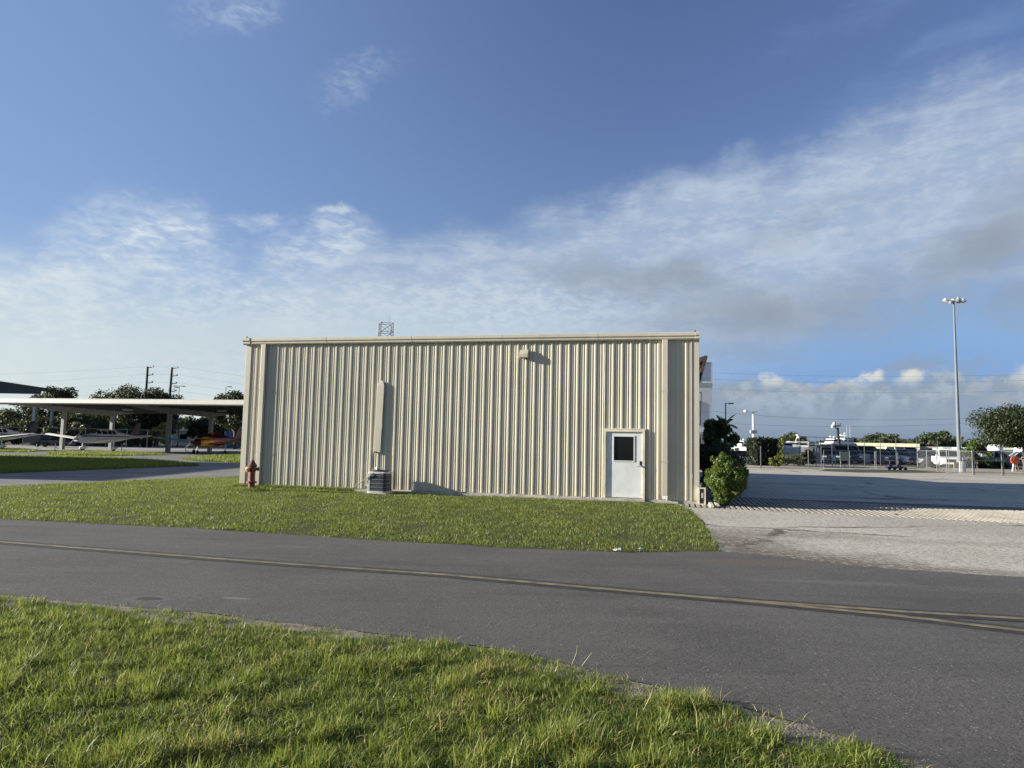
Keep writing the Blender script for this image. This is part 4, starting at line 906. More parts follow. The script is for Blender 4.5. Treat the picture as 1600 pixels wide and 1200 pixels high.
PW = M('aircraft_white', (.84, .84, .82), .3, var=.04, spec=.5); PB = M('aircraft_dark_blue', (.035, .035, .065), .35); PT = M('tyre_rubber', (.02, .02, .02), .85); PG = M('aircraft_glass', (.02, .025, .03), .08, spec=.6)
PM = M('maroon_stripe', (.09, .02, .03), .35)
MAT_BLADE = M('blade_black', (.03, .03, .03), .8)
def liverymat():
    m, T, b = newmat('flame_livery', .3, 0, .5); p = T.node('ShaderNodeTexCoord').outputs['Object']
    n = T.noise(p, 1.5, 3, .6, 1.2); sx = T.node('ShaderNodeSeparateXYZ'); T.put(sx.inputs[0], p)
    v = T.math('ADD', T.math('MULTIPLY', sx.outputs[0], .20), T.math('MULTIPLY', T.math('SUBTRACT', n, .5), .9))
    cr = T.node('ShaderNodeValToRGB'); T.put(cr.inputs[0], T.math('ADD', v, .5)); e = cr.color_ramp; e.interpolation = 'EASE'
    e.elements[0].position = .0; e.elements[0].color = (.16, .012, .03, 1); e.elements[1].position = 1; e.elements[1].color = (.55, .03, .02, 1)
    for q, c_ in ((.38, (.42, .02, .03)), (.50, (.60, .06, .03)), (.58, (.80, .42, .04)), (.82, (.85, .50, .05)), (.92, (.70, .08, .04))): k = e.elements.new(q); k.color = (*c_, 1)
    T.put(b.inputs['Base Color'], cr.outputs[0]); return m
def wingmat(name, stops):
    m, T, b = newmat(name, .3, 0, .5); p = T.node('ShaderNodeTexCoord').outputs['Object']; sx = T.node('ShaderNodeSeparateXYZ'); T.put(sx.inputs[0], p)
    cr = T.node('ShaderNodeValToRGB'); T.put(cr.inputs[0], T.math('DIVIDE', T.math('ABSOLUTE', sx.outputs[1]), 5.6)); e = cr.color_ramp
    e.elements[0].position = 0; e.elements[0].color = (*stops[0], 1); e.elements[1].position = 1; e.elements[1].color = (*stops[-1], 1)
    for i, c_ in enumerate(stops[1:-1]): k = e.elements.new((i+1)/(len(stops)-1)); k.color = (*c_, 1)
    T.put(b.inputs['Base Color'], cr.outputs[0]); return m
def plane(label, loc, rz, body, wl, wr, fin, stripe, cowl=None, fairing=True, sc=1.0):
    t = thing('aeroplane', label, 'aeroplane', loc, rz, 'parked light aeroplanes'); t.scale = (sc,)*3
    mb = MB(); mb.loft([fus_ring(x) for x in (2.55, 2.35, 2.0, 1.6, 1.05, .75, .5, .2, -.1, -.5, -.9, -1.3, -1.7, -2.4, -3.4, -4.6, -5.3)]); fu = mb.build('fuselage', body, t, smooth=45)
    for s in (-1, 1):
        mb = MB(); patch(mb, .60, .18, 1.62, 1.98, s, -.26, .0); mb.build('windscreen', PG, fu)
        for a, b in ((.10, -.52), (-.60, -1.12), (-1.2, -1.66)):
            mb = MB(); patch(mb, a, b, 1.60, 1.92, s, -.03, .03); mb.build('side_window', PG, fu)
        mb = MB(); patch(mb, 2.2, -4.2, 1.36, 1.46, s, 0, 0, 14, .008); mb.build('stripe', stripe, fu)
    rows = [[(x, yy*w_, z) for yy in (-.9, -.3, .3, .9)] for x, z, w_ in ((.80, 1.705, .40), (.55, 1.835, .36), (.30, 1.985, .30))]
    mb = MB(); mb.grid(rows); mb.build('windscreen', PG, fu)
    if cowl:
        mb = MB(); mb.loft([fus_ring(x, 20, .012) for x in (2.56, 2.35, 1.95)]); mb.build('cowling', cowl, fu, smooth=45)
    mb = MB(); mb.span((2.50, -.26, 1.10), (2.575, -.10, 1.24)); mb.build('air_intake', PT, fu); mb = MB(); mb.span((2.50, .10, 1.10), (2.575, .26, 1.24)); mb.build('air_intake', PT, fu)
    for s, wm in ((1, wl), (-1, wr)):
        mb = MB(); wing(mb, s, .45, 5.5, .95, .72, 1.75, 1.45, .98, 1.52); wg = mb.build('wing', wm, t, smooth=40)
        mb = MB(); mb.lathe([(0, -.05), (.05, 0), (.04, .3), (0, .36)], (.55, s*5.5, 1.52), 8, 'X'); mb.build('tip_light', PW, wg)
    mb = MB(); wing(mb, 1, 0, 1.95, -4.2, -4.35, .95, .75, 1.48, 1.50, .1); wing(mb, -1, 0, 1.95, -4.2, -4.35, .95, .75, 1.48, 1.50, .1); mb.build('tailplane', wl if body is PW else body, t, smooth=40)
    mb = MB(); rings = []
    for z, x, c_ in ((1.45, -3.35, 1.75), (1.75, -3.95, 1.3), (2.7, -4.62, .78), (2.78, -4.72, .6)): rings.append([(x+a, b*.7, z) for a, b in airfoil(c_, .1)])
    mb.loft(rings); mb.build('fin', fin, t, smooth=40)
    mb = MB(); mb.lathe([(.15, 2.57), (.14, 2.65), (.08, 2.82), (0, 2.88)], (0, 0, 1.16), 14, 'X'); pr_ = thing('propeller', None, None); pr_.parent = t
    mb.build('spinner', cowl or PW, pr_, smooth=50)
    for s in (1, -1):
        mb = MB(); q0 = .75; d = Vector((0, math.cos(q0)*s, math.sin(q0)*s)); rings = []
        for k, (rr_, w_) in enumerate(((.1, .05), (.35, .075), (.65, .065), (.82, .04))):
            c_ = Vector((2.66, 0, 1.16))+d*rr_; pp = Vector((.0, -d.z, d.y)); rings.append([c_+pp*w_+Vector((.02, 0, 0)), c_+Vector((.02, 0, 0)), c_-pp*w_-Vector((.02, 0, 0)), c_-Vector((.015, 0, 0))])
        mb.loft(rings); mb.build('blade', MAT_BLADE, pr_)
    for x, y in ((1.75, 0), (-.05, 1.7), (-.05, -1.7)):
        g_ = MB(); g_.tube((x, y, .30), (x, y, 1.05), .05, .06, 8); ge = g_.build('landing_gear', MAT_STEEL if not fairing else PW, t)
        mb = MB(); mb.lathe([(0, -.08), (.14, -.085), (.20, -.05), (.21, 0), (.20, .05), (.14, .085), (0, .08)], (x, y, .21), 18, 'Y'); mb.build('wheel', PT, ge, smooth=40)
        if fairing:
            mb = MB(); mb.loft([[(x+dx, y+math.cos(a)*w_, .30+math.sin(a)*h_+dz) for a in [2*PI*i/10 for i in range(10)]] for dx, w_, h_, dz in ((.36, .03, .03, -.02), (.25, .12, .13, 0), (.0, .14, .17, .02), (-.3, .09, .11, .04), (-.55, .02, .02, .07))]); mb.build('wheel_fairing', PW, ge, smooth=50)
    mb = MB(); mb.tube((-.4, 0, 2.1), (-.6, 0, 2.42), .012, .006, 5); mb.build('antenna', MAT_DARK, fu)
    return t
hd = math.radians(258)
def plane_at(px, py, sc): n = at(px, py); c_, s_ = math.cos(hd), math.sin(hd); return (n.x-c_*1.75*sc, n.y-s_*1.75*sc, .008)
plane('white low wing aeroplane with dark maroon tail fin parked nose out under the shelter', plane_at(128.5, 705.5, 1.0), hd, PW, PW, PW, PM, PB, sc=1.0)
LIV = liverymat()
plane('brightly painted red and yellow low wing aeroplane parked under the shelter', plane_at(308, 710.5, .93), hd, LIV, wingmat('orange_wing', [(.5, .04, .02), (.6, .25, .03), (.6, .30, .04)]), wingmat('rainbow_wing', [(.75, .4, .05), (.15, .50, .20), (.10, .45, .42), (.16, .26, .60), (.45, .5, .65)]), LIV, M('flame_red', (.42, .025, .02), .3), M('black_red_cowling', (.05, .012, .012), .35), False, sc=.93)
plane('white low wing aeroplane with dark tail cut by the left edge of the photo', plane_at(-52, 703, .98), hd, PW, PW, PW, PB, PB, sc=.98)
plane('white aeroplane further back behind the cut off aeroplane', plane_at(-56, 694.0, 1.1), hd-.15, PW, PW, PW, PW, PB, sc=1.1)
# ------------------------------------------------------------------ behind the planes
a = gnd(268, 112); b = gnd(360, 112)
t = thing('white_shed', 'long low white shed behind the colourful aeroplane', 'shed', (a.x, 112, 0))
wl_ = b.x-a.x; mb = MB(); mb.span((0, 0, 0), (wl_, 6, 2.35)); mb.build('wall', M('shed_wall', (.55, .56, .56), .6), t)
mb = MB(); mb.prism([(-.2, 2.35), (wl_+.2, 2.35), (wl_+.2, 2.6), (-.2, 2.6)], -.3, 6.3); mb.build('roof', M('shed_roof', (.68, .70, .70), .5), t)
for k in range(3): mb = MB(); mb.span((1.2+k*2.8, -.03, 1.0), (2.4+k*2.8, -.001, 1.8)); mb.build('window', MAT_GLASS, t)
q = gnd(369, 96); t = thing('blue_lift', 'tall blue tarpaulin covered frame beside the beige hangar', 'boat lift', (q.x, q.y, 0)); BLU = M('blue_tarp', (.045, .12, .25), .6, var=.3, scale=2)
for x in (-.9, .9): mb = MB(); mb.span((x-.14, -.14, 0), (x+.14, .14, 3.4)); mb.build('post', BLU, t)
mb = MB(); mb.span((-1.3, -.3, 3.4), (1.3, .3, 3.65)); mb.build('beam', BLU, t); mb = MB(); mb.grid([[(-1.6+.4*i, -.25+.08*math.sin(i*2.1+j), .2+.55*j) for i in range(9)] for j in range(5)]); mb.build('cover', BLU, t, smooth=60)
def chain_fence(label, pts, h, group=None, step=2.6, pitch=.16, mat=None, name='chain_link_fence', rails=(1.0,), post_r=.035, fabric=True, wire=.0035, ztop=None):
    t = thing(name, label, 'fence', (0, 0, 0), 0, group); FM = mat or MAT_GALV
    segs = list(zip(pts[:-1], pts[1:])); posts = []
    for a, b in segs:
        Ls = (b-a).length; n = max(1, round(Ls/step)); posts += [a.lerp(b, k/n) for k in range(n)]
    posts.append(pts[-1])
    for p in posts: mb = MB(); mb.tube((p.x, p.y, 0), (p.x, p.y, h+.05), post_r, n=7); mb.lathe([(post_r*1.3, 0), (post_r*1.3, .02), (0, .06)], (p.x, p.y, h+.04), 7); mb.build('post', FM, t)
    mb = MB()
    for a, b in segs:
        for q in rails: mb.tube((a.x, a.y, h*q), (b.x, b.y, h*q), .024, n=6)
    mb.build('rail', FM, t)
    if fabric:
        mb = MB()
        for a, b in segs:
            u = (b-a).normalized(); Ls = (b-a).length; nn_ = Vector((-u.y, u.x, 0))*.015
            for sg in (1, -1):
                k = -h
                while k < Ls:
                    s0, s1 = max(0, k), min(Ls, k+h); z0_, z1_ = s0-k, s1-k
                    if sg < 0: z0_, z1_ = h-z0_, h-z1_
                    if s1 > s0+.02:
                        A = a+u*s0+nn_*sg; B = a+u*s1+nn_*sg; w = wire
                        mb.add([(A.x, A.y, z0_), (A.x+u.x*w*2, A.y+u.y*w*2, z0_), (B.x+u.x*w*2, B.y+u.y*w*2, z1_), (B.x, B.y, z1_)], [(0, 1, 2, 3)])
                    k += pitch
        mb.build('wire_mesh', FM, t)
    return t
MAT_GALV = M('galvanised', (.19, .20, .195), .6, .2); MAT_GALD = M('dull_galvanised', (.10, .11, .11), .6, .3)
chain_fence('grey green chain link fence behind the parked aeroplanes', [gnd(-30, 84), gnd(262, 84)], 2.2, pitch=.3, mat=MAT_GALD)
t = thing('dark_trailer', 'dark blue flat trailer behind the tip of the white wing', 'trailer', gnd(72, 80)); mb = MB(); mb.span((-2.2, -.8, .45), (2.2, .8, .75)); mb.span((-2.2, -.8, .751), (-.2, .8, 1.35)); mb.build('bed', PB, t, bevel=.03)
for x in (-.5, .4):
    mb = MB(); mb.lathe([(0, -.1), (.3, -.1), (.33, 0), (.3, .1), (0, .1)], (x, -.8, .33), 14, 'Y'); mb.build('wheel', PT, t)
mb = MB(); mb.tube((2.2, 0, .5), (3.3, 0, .4), .05); mb.build('tow_bar', MAT_STEEL, t)
for k, px in enumerate((57, 86, 190, 290)):
    q = gnd(px, 66); t = thing('tail_stand', ('small white tie down stand under the cut off aeroplane', 'small white tie down stand by the left shelter post', 'small grey tie down block under the white aeroplane', 'small white tow bar stand beside the right shelter post')[k], 'stand', (q.x, q.y, .008))
    mb = MB(); mb.lathe([(.13, 0), (.12, .03), (.03, .1), (.025, .55), (.05, .6), (0, .6)], n=8); mb.build('stand', PW if k < 2 else MAT_STEEL, t); mb = MB(); mb.tube((0, 0, .3), (.5, -.1, .06), .02, n=6); mb.build('arm', MAT_STEEL, t)
# utility poles, lamps, wires
WOODP = M('dark_pole_wood', (.06, .05, .042), .85, var=.2); WIRE = M('black_wire', (.03, .03, .03), .6); PORC = M('grey_insulator', (.3, .3, .3), .4)
wpts = []
for k, (px0, px, py) in enumerate(((224, 226.5, 573), (259, 262.5, 574))):
    y = 112.0; h = top_h(px, py, y); p = atd(px, 640, y); t = thing('utility_pole', ('left of two dark utility poles above the aircraft shelter', 'right of two dark utility poles above the aircraft shelter')[k], 'utility pole', (p.x, p.y, 0), 0, 'utility poles behind the shelter')
    t.rotation_euler = (0, .02 if k else -.0, 0)
    mb = MB(); mb.tube((0, 0, -.2), (0, 0, h), .24, .17, 10); mb.build('pole', WOODP, t)
    for j in range(4):
        z = h-.15-j*1.25; mb = MB(); mb.tube((0, 0, z), (.9, 0, z+.12), .07, .05, 6); arm = mb.build('insulator_arm', WOODP, t); mb = MB(); mb.lathe([(0, 0), (.13, 0), (.10, .12), (.13, .2), (0, .28)], (.9, 0, z+.1), 8); mb.build('insulator', PORC, arm); wpts.append((k, Vector((p.x+.9, y, z+.3))))
    mb = MB(); mb.tube((-1.5, -1.5, 0), (0, 0, h-2.5), .02, n=4); mb.build('guy_wire', WIRE, t)
    if k: mb = MB(); mb.lathe([(0, 0), (.28, 0), (.3, .1), (.3, .8), (.2, .9), (0, .95)], (-.55, 0, h-5.3), 10); mb.build('transformer', MAT_STEEL, t)
def wire(label, a, b, sag, r=.022, group=None, n=22):
    mb = MB(); pts = []
    for k in range(n+1): q = k/n; p = a.lerp(b, q); p.z -= sag*4*q*(1-q); pts.append(p)
    mb.path(pts, r, 4); o = mb.build('power_line', WIRE); tag(o, label, 'power line', group); return o
for j in range(4):
    a_, b_ = wpts[j][1], wpts[4+j][1]; nm = ('top', 'second', 'third', 'lowest')[j]
    wire(f'{nm} thin wire between the two utility poles behind the shelter', a_, b_, .12, .010); wire(f'{nm} thin wire running left from the utility poles', a_, a_+Vector((-70, 6, -2-.6*j)), 1.0, .010); wire(f'{nm} thin wire running right from the utility poles behind the hangar', b_, b_+Vector((60, 6, -3-.4*j)), 1.2, .010)
def lamp(label, px, py, y, arm=.8, mat=None, rad=.09, two=False):
    h = top_h(px, py, y); p = atd(px, 690, y); t = thing('street_lamp', label, 'street lamp', (p.x, p.y, 0)); mt = mat or MAT_DARK
    mb = MB(); mb.tube((0, 0, 0), (0, 0, h), rad, rad*.7, 8); mb.build('pole', mt, t)
    for s in ((1, -1) if two else (1,)):
        mb = MB(); mb.span((min(0, s*arm*.5), -.03, h-.05), (max(0, s*arm*.5), .03, h+.01)); ar = mb.build('arm', mt, t); mb = MB(); mb.span((s*arm*.5-(0 if s > 0 else .6), -.16, h-.09), (s*arm*.5+(.6 if s > 0 else 0), .16, h+.04)); mb.build('lamp_head', mt, ar, bevel=.02)
    return t
lamp('slim street lamp right beside the right utility pole', 267, 605, 130, .5, MAT_DARK, .07); lamp('double arm street lamp just right of the utility poles', 275, 603, 125, .9, MAT_DARK, .07, True); lamp('single street lamp above the shelter near the beige hangar', 348.5, 604, 120, .8, MAT_DARK, .07)
# lattice tower behind the hangar
yT = 58.; pT = atd(600, 600, yT); hT = top_h(600, 504.5, yT); t = thing('lattice_tower', 'thin steel lattice tower with antenna rising behind the hangar roof', 'tower', (pT.x, pT.y, 0), .35); TW = M('tower_steel', (.11, .12, .12), .6, .4); w = .50
for sx_ in (-1, 1):
    for sy_ in (-1, 1): mb = MB(); mb.tube((sx_*w*1.5, sy_*w*1.5, 0), (sx_*w, sy_*w, hT), .035, .03, 6); mb.build('leg', TW, t)
lv = [hT-.06-k*.75 for k in range(14)]; mb = MB(); rw = lambda z: w*(1.5-.5*z/hT)
for k, z in enumerate(lv):
    c_ = [Vector((sx_*rw(z), sy_*rw(z), z)) for sx_, sy_ in ((-1, -1), (1, -1), (1, 1), (-1, 1))]
    for i in range(4): mb.tube(c_[i], c_[(i+1) % 4], .018, n=5)
    if k < len(lv)-1:
        z2 = lv[k+1]; d_ = [Vector((sx_*rw(z2), sy_*rw(z2), z2)) for sx_, sy_ in ((-1, -1), (1, -1), (1, 1), (-1, 1))]
        for i in range(4): mb.tube(c_[i], d_[(i+1) % 4], .013, n=5); mb.tube(c_[(i+1) % 4], d_[i], .013, n=5)
mb.build('bracing', TW, t)
mb = MB(); mb.tube((w*.5, 0, hT-.1), (w*.5, 0, hT+.75), .014, .006, 5); mb.build('antenna', TW, t)
# ------------------------------------------------------------------ right side: white building, lamps, fences
WB = M('white_stucco', (.62, .63, .63), .7, var=.06); GRY = M('grey_panel', (.36, .37, .38), .6); yW = 78.
xr = atd(1113, 640, yW).x; zr = atd(1110, 566, yW).z; zm = atd(1110, 598, yW).z
t = thing('white_building', 'white three storey modern building with glass roof railing behind the hangar', 'building', (xr, yW, 0), -.05)
mb = MB(); mb.span((-16, 0, 0), (0, 14, zm)); mb.build('wall', WB, t)
mb = MB(); mb.span((-16.02, -.03, zm-.45), (.02, 14, zm)); mb.build('parapet', GRY, t)
mb = MB(); mb.span((-4.2, 5, zm), (-.1, 13.9, zr-.2)); mb.build('stair_house', GRY, t)
RG = M('pale_glass_panel', (.30, .36, .42), .15, var=.05)
for k in range(8): mb = MB(); mb.span((-.1-k*2-1.94, .05, zm+.12), (-.1-k*2, .07, zr-.08)); mb.build('railing_panel', RG, t)
mb = MB(); mb.span((-16, .03, zr-.08), (0, .09, zr)); 
for k in range(9): mb.span((-.06-k*2, .0, zm), (-.0-k*2, .10, zr-.081))
mb.build('railing', MAT_STEEL, t)
for z0_, z1_ in ((1.0, 2.6), (4.0, 6.7), (7.0, 8.6)):
    for x in (-2.15, -5.5, -9.0):
        if z1_ > zm-.5: continue
        mb = MB(); mb.span((x-.85, -.04, z0_), (x+.85, -.002, z1_)); fr = mb.build('window_frame', MAT_DARK, t); mb = MB(); mb.span((x-.78, -.06, z0_+.07), (x+.78, -.041, z1_-.07)); mb.build('window_pane', RG if z0_ > 3 else MAT_GLASS, fr)
mb = MB(); mb.span((-16, -1.6, 2.9), (-1.2, -.05, 3.2)); mb.build('canopy', GRY, t)
lamp('dark street lamp above the small palm by the white building', 1134, 630, 84, .7, MAT_DARK, .09)
WP = M('white_pole_paint', (.72, .74, .76), .4)
t = lamp('white camera pole with a lamp and a box halfway up', 1177, 643, 72, -.5, WP, .13)
zz_ = top_h(1177, 675, 72); mb = MB(); mb.span((-.32, -.25, zz_-.15), (.32, .25, zz_+.2)); mb.build('equipment_box', MAT_STEEL, t, bevel=.03)
hl = top_h(1177, 643, 72); mb = MB(); mb.lathe([(0, 0), (.2, .03), (.22, .2), (0, .3)], (-.75, 0, hl-.1), 10); mb.build('camera_dome', WP, t, smooth=50)
# hedge-like green screen with two thin posts, ivy column at its end
a, b = gnd(1183, 64), gnd(1215, 64)
t = thing('screen_hedge', 'tall dark green clipped hedge block left of the ivy column', 'hedge', ((a.x+b.x)/2, 65.4, 0)); hh = top_h(1200, 687, 64); w = (b.x-a.x)/2
rs = np.random.default_rng(3); n = 9000; P = np.stack([rs.uniform(-w, w, n), rs.uniform(-1.2, 1.2, n), rs.uniform(.02, hh, n)], 1); f = rs.integers(0, 4, n)
P[f == 0, 1] = -1.2; P[f == 1, 0] = w; P[f == 2, 2] = hh; P[f == 3, 0] = -w; P += rs.normal(0, .07, P.shape)
nn = rs.normal(size=(n, 3)); nn /= np.linalg.norm(nn, axis=1)[:, None]; a_ = np.cross(nn, rs.normal(size=(n, 3))); a_ /= np.linalg.norm(a_, axis=1)[:, None]; b_ = np.cross(nn, a_); s_ = .10
leafobj('foliage', np.stack([P-a_*s_, P+b_*s_*.6, P+a_*s_, P-b_*s_*.6], 1).reshape(-1, 3), rs.uniform(0, 1, n), leafmat('screen_leaf', (.007, .014, .010), (.014, .026, .015), None, .1), t)
mb = MB(); mb.span((-w+.15, -1.0, 0), (w-.15, 1.0, hh-.15)); mb.build('branch_core', M('hedge_core', (.012, .022, .014), .9), t)
for px in (1186, 1193): q = gnd(px, 64.4); mb = MB(); mb.tube((q.x, q.y, 0), (q.x, q.y, top_h(px, 681, 64.4)), .05, n=6); o = mb.build('thin_post', MAT_DARK); tag(o, ('left' if px < 1190 else 'right')+' of two thin dark posts sticking up from the dark hedge', 'post')
tree('ivy_column', 'yellow green ivy column at the right end of the dark hedge', None, gnd(1219.5, 64), top_h(1219, 685, 64), .42, .09, 2200, 171, LF_YEL, base=.05, nb=14, cat='climbing plant', shape='round', squash=1.2)
# fences on the far side of the lot
P1 = gnd(1262.8, 58.4); P2 = gnd(1283, 58.8); P3 = gnd(1364, 60.5); P4 = gnd(1433.6, 62.); P5 = at(1480, 739); P6 = at(1520, 742.3); P7 = at(1566, 743.2); P8 = Vector((60, 47.0, 0))
chain_fence('chain link fence left of the sliding gate frames', [P1, P2], 1.75, step=3, pitch=.14, mat=MAT_GALV)
def gate(label, a, b, h, ww=False):
    u = (b-a).normalized(); Ls = (b-a).length; t = thing('fence_gate', label, 'gate', a, math.atan2(u.y, u.x)); r_ = .03
    mb = MB(); z0 = .12
    mb.path([(0, 0, z0), (Ls, 0, z0), (Ls, 0, h), (0, 0, h), (0, 0, z0)], r_, 7); mb.build('frame', MAT_GALV, t)
    n = max(1, round(Ls/2.2))
    for k in range(1, n): mb = MB(); mb.tube((Ls*k/n, 0, z0), (Ls*k/n, 0, h), .022, n=6); mb.build('upright', MAT_GALV, t)
    for k in range(n):
        mb = MB(); A = (Ls*k/n, 0, z0 if k % 2 else h*.55); B = (Ls*(k+1)/n, 0, h*.55 if k % 2 else z0); mb.tube(A, B, .02, n=6); mb.build('brace', MAT_GALV, t)
    mb = MB(); k = -h
    for sg in (1, -1):
        k = -h
        while k < Ls:
            s0, s1 = max(0, k), min(Ls, k+h-z0)
            if s1 > s0:
                za, zb_ = s0-k+z0, s1-k+z0
                if sg < 0: za, zb_ = h+z0-za, h+z0-zb_
                mb.add([(s0, .012*sg, za), (s0+.011, .012*sg, za), (s1+.011, .012*sg, zb_), (s1, .012*sg, zb_)], [(0, 1, 2, 3)])
            k += .15
    mb.build('wire_mesh', MAT_GALV, t)
    return t
gate('long low sliding gate with diagonal braces in front of the dark cars', P2+Vector((.1, -.25, 0)), P3+Vector((0, -.25, 0)), 1.55)
gate('sliding gate section with braces right behind the dark wheeled trolley', P3+Vector((.15, -.2, 0)), P4+Vector((-.1, -.15, 0)), 1.55)
chain_fence('angled chain link fence running towards the floodlight mast', [P4, gnd(1463, 57.5), P5], 1.68, step=2.6, pitch=.10, mat=MAT_GALV, post_r=.035, wire=.004)
chain_fence('chain link fence in front of the floodlight mast', [P5+Vector((.12, -.05, 0)), P6], 1.72, step=1.6, pitch=.10, mat=MAT_GALV, post_r=.032, wire=.004)
chain_fence('two rail pipe fence in front of the small dark tree', [P6+Vector((.12, 0, 0)), P7], 1.72, step=9, mat=MAT_GALV, rails=(1., .62), post_r=.034, fabric=False)
chain_fence('pipe fence at the right edge in front of the orange disc', [P7+Vector((.12, 0, 0)), P8], 1.68, step=9, mat=MAT_GALV, rails=(1.,), post_r=.034, fabric=False)
q = at(1189, 731); mb = MB(); mb.tube((q.x, q.y, 0), (q.x, q.y, 1.72), .055, n=8); mb.lathe([(.07, 1.72), (.07, 1.76), (0, 1.80)], (q.x, q.y, 0), 8); o = mb.build('gate_post', MAT_GALD); tag(o, 'lone dark gate post in front of the dark hedge', 'post')
chain_fence('tall thin post and wire fence between the gates and the parked cars', [gnd(1249, 66), gnd(1300, 67.5), gnd(1400, 69), gnd(1465, 70)], 2.75, step=1.95, mat=MAT_GALD, rails=(1., .72), post_r=.03, fabric=False, name='wire_fence')
# trolley, panels, cones, disc
q = at(1398, 734.5); t = thing('wheeled_trolley', 'dark blue wheeled trolley parked in front of the sliding gate', 'trolley', (q.x, q.y, 0), .1)
mb = MB(); mb.span((-.62, -.32, .16), (.62, .32, .30)); mb.build('deck', PB, t, bevel=.02)
for x in (-.42, .38): mb = MB(); mb.loft([[(x+.2*math.cos(a)*k_, .16*math.sin(a)*k_, z) for a in [2*PI*i/10 for i in range(10)]] for z, k_ in ((.301, 1), (.42, .8), (.5, .35), (.78, .25))]); mb.build('bollard_base', M('trolley_dark', (.03, .035, .06), .6), t, smooth=50)
for x in (-.72, -.25, .25, .72): mb = MB(); mb.lathe([(0, -.05), (.13, -.05), (.15, 0), (.13, .05), (0, .05)], (x, -.36, .15), 12, 'Y'); mb.build('wheel', PT, t)
def panel(name, label, cat, px, y, w, h, z, mat, th=.05):
    q = gnd(px, y); t = thing(name, label, cat, (q.x, q.y, 0)); mb = MB(); mb.span((-w/2, -th/2, z), (w/2, th/2, z+h)); mb.build('board', mat, t)
    for x in (-w*.4, w*.4): mb = MB(); mb.tube((x, th, 0), (x, th, z+h*.5), .025, n=6); mb.build('leg', MAT_STEEL, t)
    return t
panel('grey_board', 'plain grey board standing on legs behind the sliding gate', 'board', 1319.5, 63.5, .85, .82, .62, M('grey_board', (.22, .24, .21), .7))
panel('sign_board', 'small pale notice board behind the left half of the sliding gate', 'sign', 1303, 66, .32, .4, .55, M('pale_board', (.36, .38, .40), .6))
panel('tan_board', 'tan plywood board leaning by the foot of the floodlight mast', 'board', 1493.5, 57, .42, .5, .30, M('tan_ply', (.55, .38, .20), .7))
q = at(1586.5, 736.5); t = thing('orange_disc', 'round orange disc on short white legs by the white truck', 'marker', (q.x, q.y, 0)); OR = M('faded_orange', (.62, .14, .075), .6, var=.1)
rd = 7.2*q.y/F; zc_ = top_h(1587, 719, q.y); mb = MB(); mb.lathe([(0, -.04), (rd*.93, -.04), (rd, -.02), (rd, .02), (rd*.93, .04), (0, .04)], (0, 0, zc_), 24, 'Y'); ds = mb.build('disc', OR, t)
mb = MB()
for k in range(12): a = k*PI/6; mb.tube((rd*.2*math.cos(a), -.05, zc_+rd*.2*math.sin(a)), (rd*.9*math.cos(a), -.05, zc_+rd*.9*math.sin(a)), .012, n=4)
mb.build('spokes', M('pale_orange', (.62, .32, .22), .6), ds)
for x, x2, m_ in ((-.10, -.26, PW), (.06, -.02, PW), (.22, .24, M('tan_leg', (.55, .36, .2), .7))): mb = MB(); mb.tube((x, .05, zc_-rd*.5), (x2, .0, 0), .05, n=7); mb.build('leg', m_, t)
q = gnd(1471, 59); t = thing('grey_barrel', 'grey drum standing beside the tan board behind the fence', 'drum', (gnd(1502, 58).x, 58, 0)); mb = MB(); mb.lathe([(0, 0), (.3, 0), (.31, .03), (.29, .05), (.29, .3), (.31, .32), (.29, .34), (.29, .6), (.31, .62), (.29, .64), (.29, .86), (.31, .88), (0, .88)], n=18); mb.build('body', MAT_STEEL, t, smooth=40)
mb = MB(); mb.lathe([(0, .881), (.05, .881), (.05, .9), (0, .9)], (.15, 0, 0), 8); mb.build('bung', MAT_DARK, t)
# dark pile behind the angled fence
q = gnd(1455, 66); mb = MB(); G_ = [[(x*.35-1.05, y*.3, max(0, 1.0*math.exp(-((x-3)**2+(y-2)**2)/3.0)+.10*mnoise.noise(Vector((x, y, 1))))) for x in range(7)] for y in range(5)]; mb.grid(G_); o = mb.build('mulch_pile', M('dark_mulch', (.03, .028, .026), .9, var=.3, scale=5)); o.location = (q.x, q.y, .012); tag(o, 'dark conical pile behind the angled chain link fence', 'pile')
# floodlight mast
yM = 66.; q = gnd(1498.5, yM); hM = top_h(1492, 470, yM); t = thing('floodlight_mast', 'very tall pale blue grey floodlight mast with a ring of lamps', 'floodlight mast', (q.x, q.y, 0)); MP = M('mast_paint', (.13, .15, .17), .6, .0, var=.05)
t.rotation_euler = (0, -.004, 0)
mb = MB(); mb.tube((0, 0, .3), (0, 0, hM), .19, .07, 16); mb.build('pole', MP, t, smooth=40); mb = MB(); mb.lathe([(.42, 0), (.42, .06), (.27, .10), (.26, .9), (.24, 1.0), (0, 1.0)], n=16); mb.build('base', MP, t, smooth=40)
mb = MB(); mb.tube((-.85, 0, hM), (.85, 0, hM), .05, n=8); mb.tube((0, -.75, hM+.02), (0, .75, hM+.02), .05, n=8); mb.lathe([(0, -.15), (.18, -.15), (.2, .15), (0, .2)], (0, 0, hM), 12); mb.build('crossarm', MAT_STEEL, t)
for k, (x, y) in enumerate(((-.85, -.1), (-.62, .2), (0, -.7), (.08, .55), (.62, .15), (.88, -.1))):
    M_ = Matrix.Rotation(.5*(1 if x < 0 else -1), 3, 'Y') @ Matrix.Rotation(.4, 3, 'X'); mb = MB(); mb.box((x, y, hM-.05), (.34, .34, .16), M=M_); mb.lathe([(.0, .05), (.14, .05), (.10, .2), (0, .22)], (x, y, hM), 10); mb.build('floodlight', PW if k in (0,) else MAT_STEEL, t)
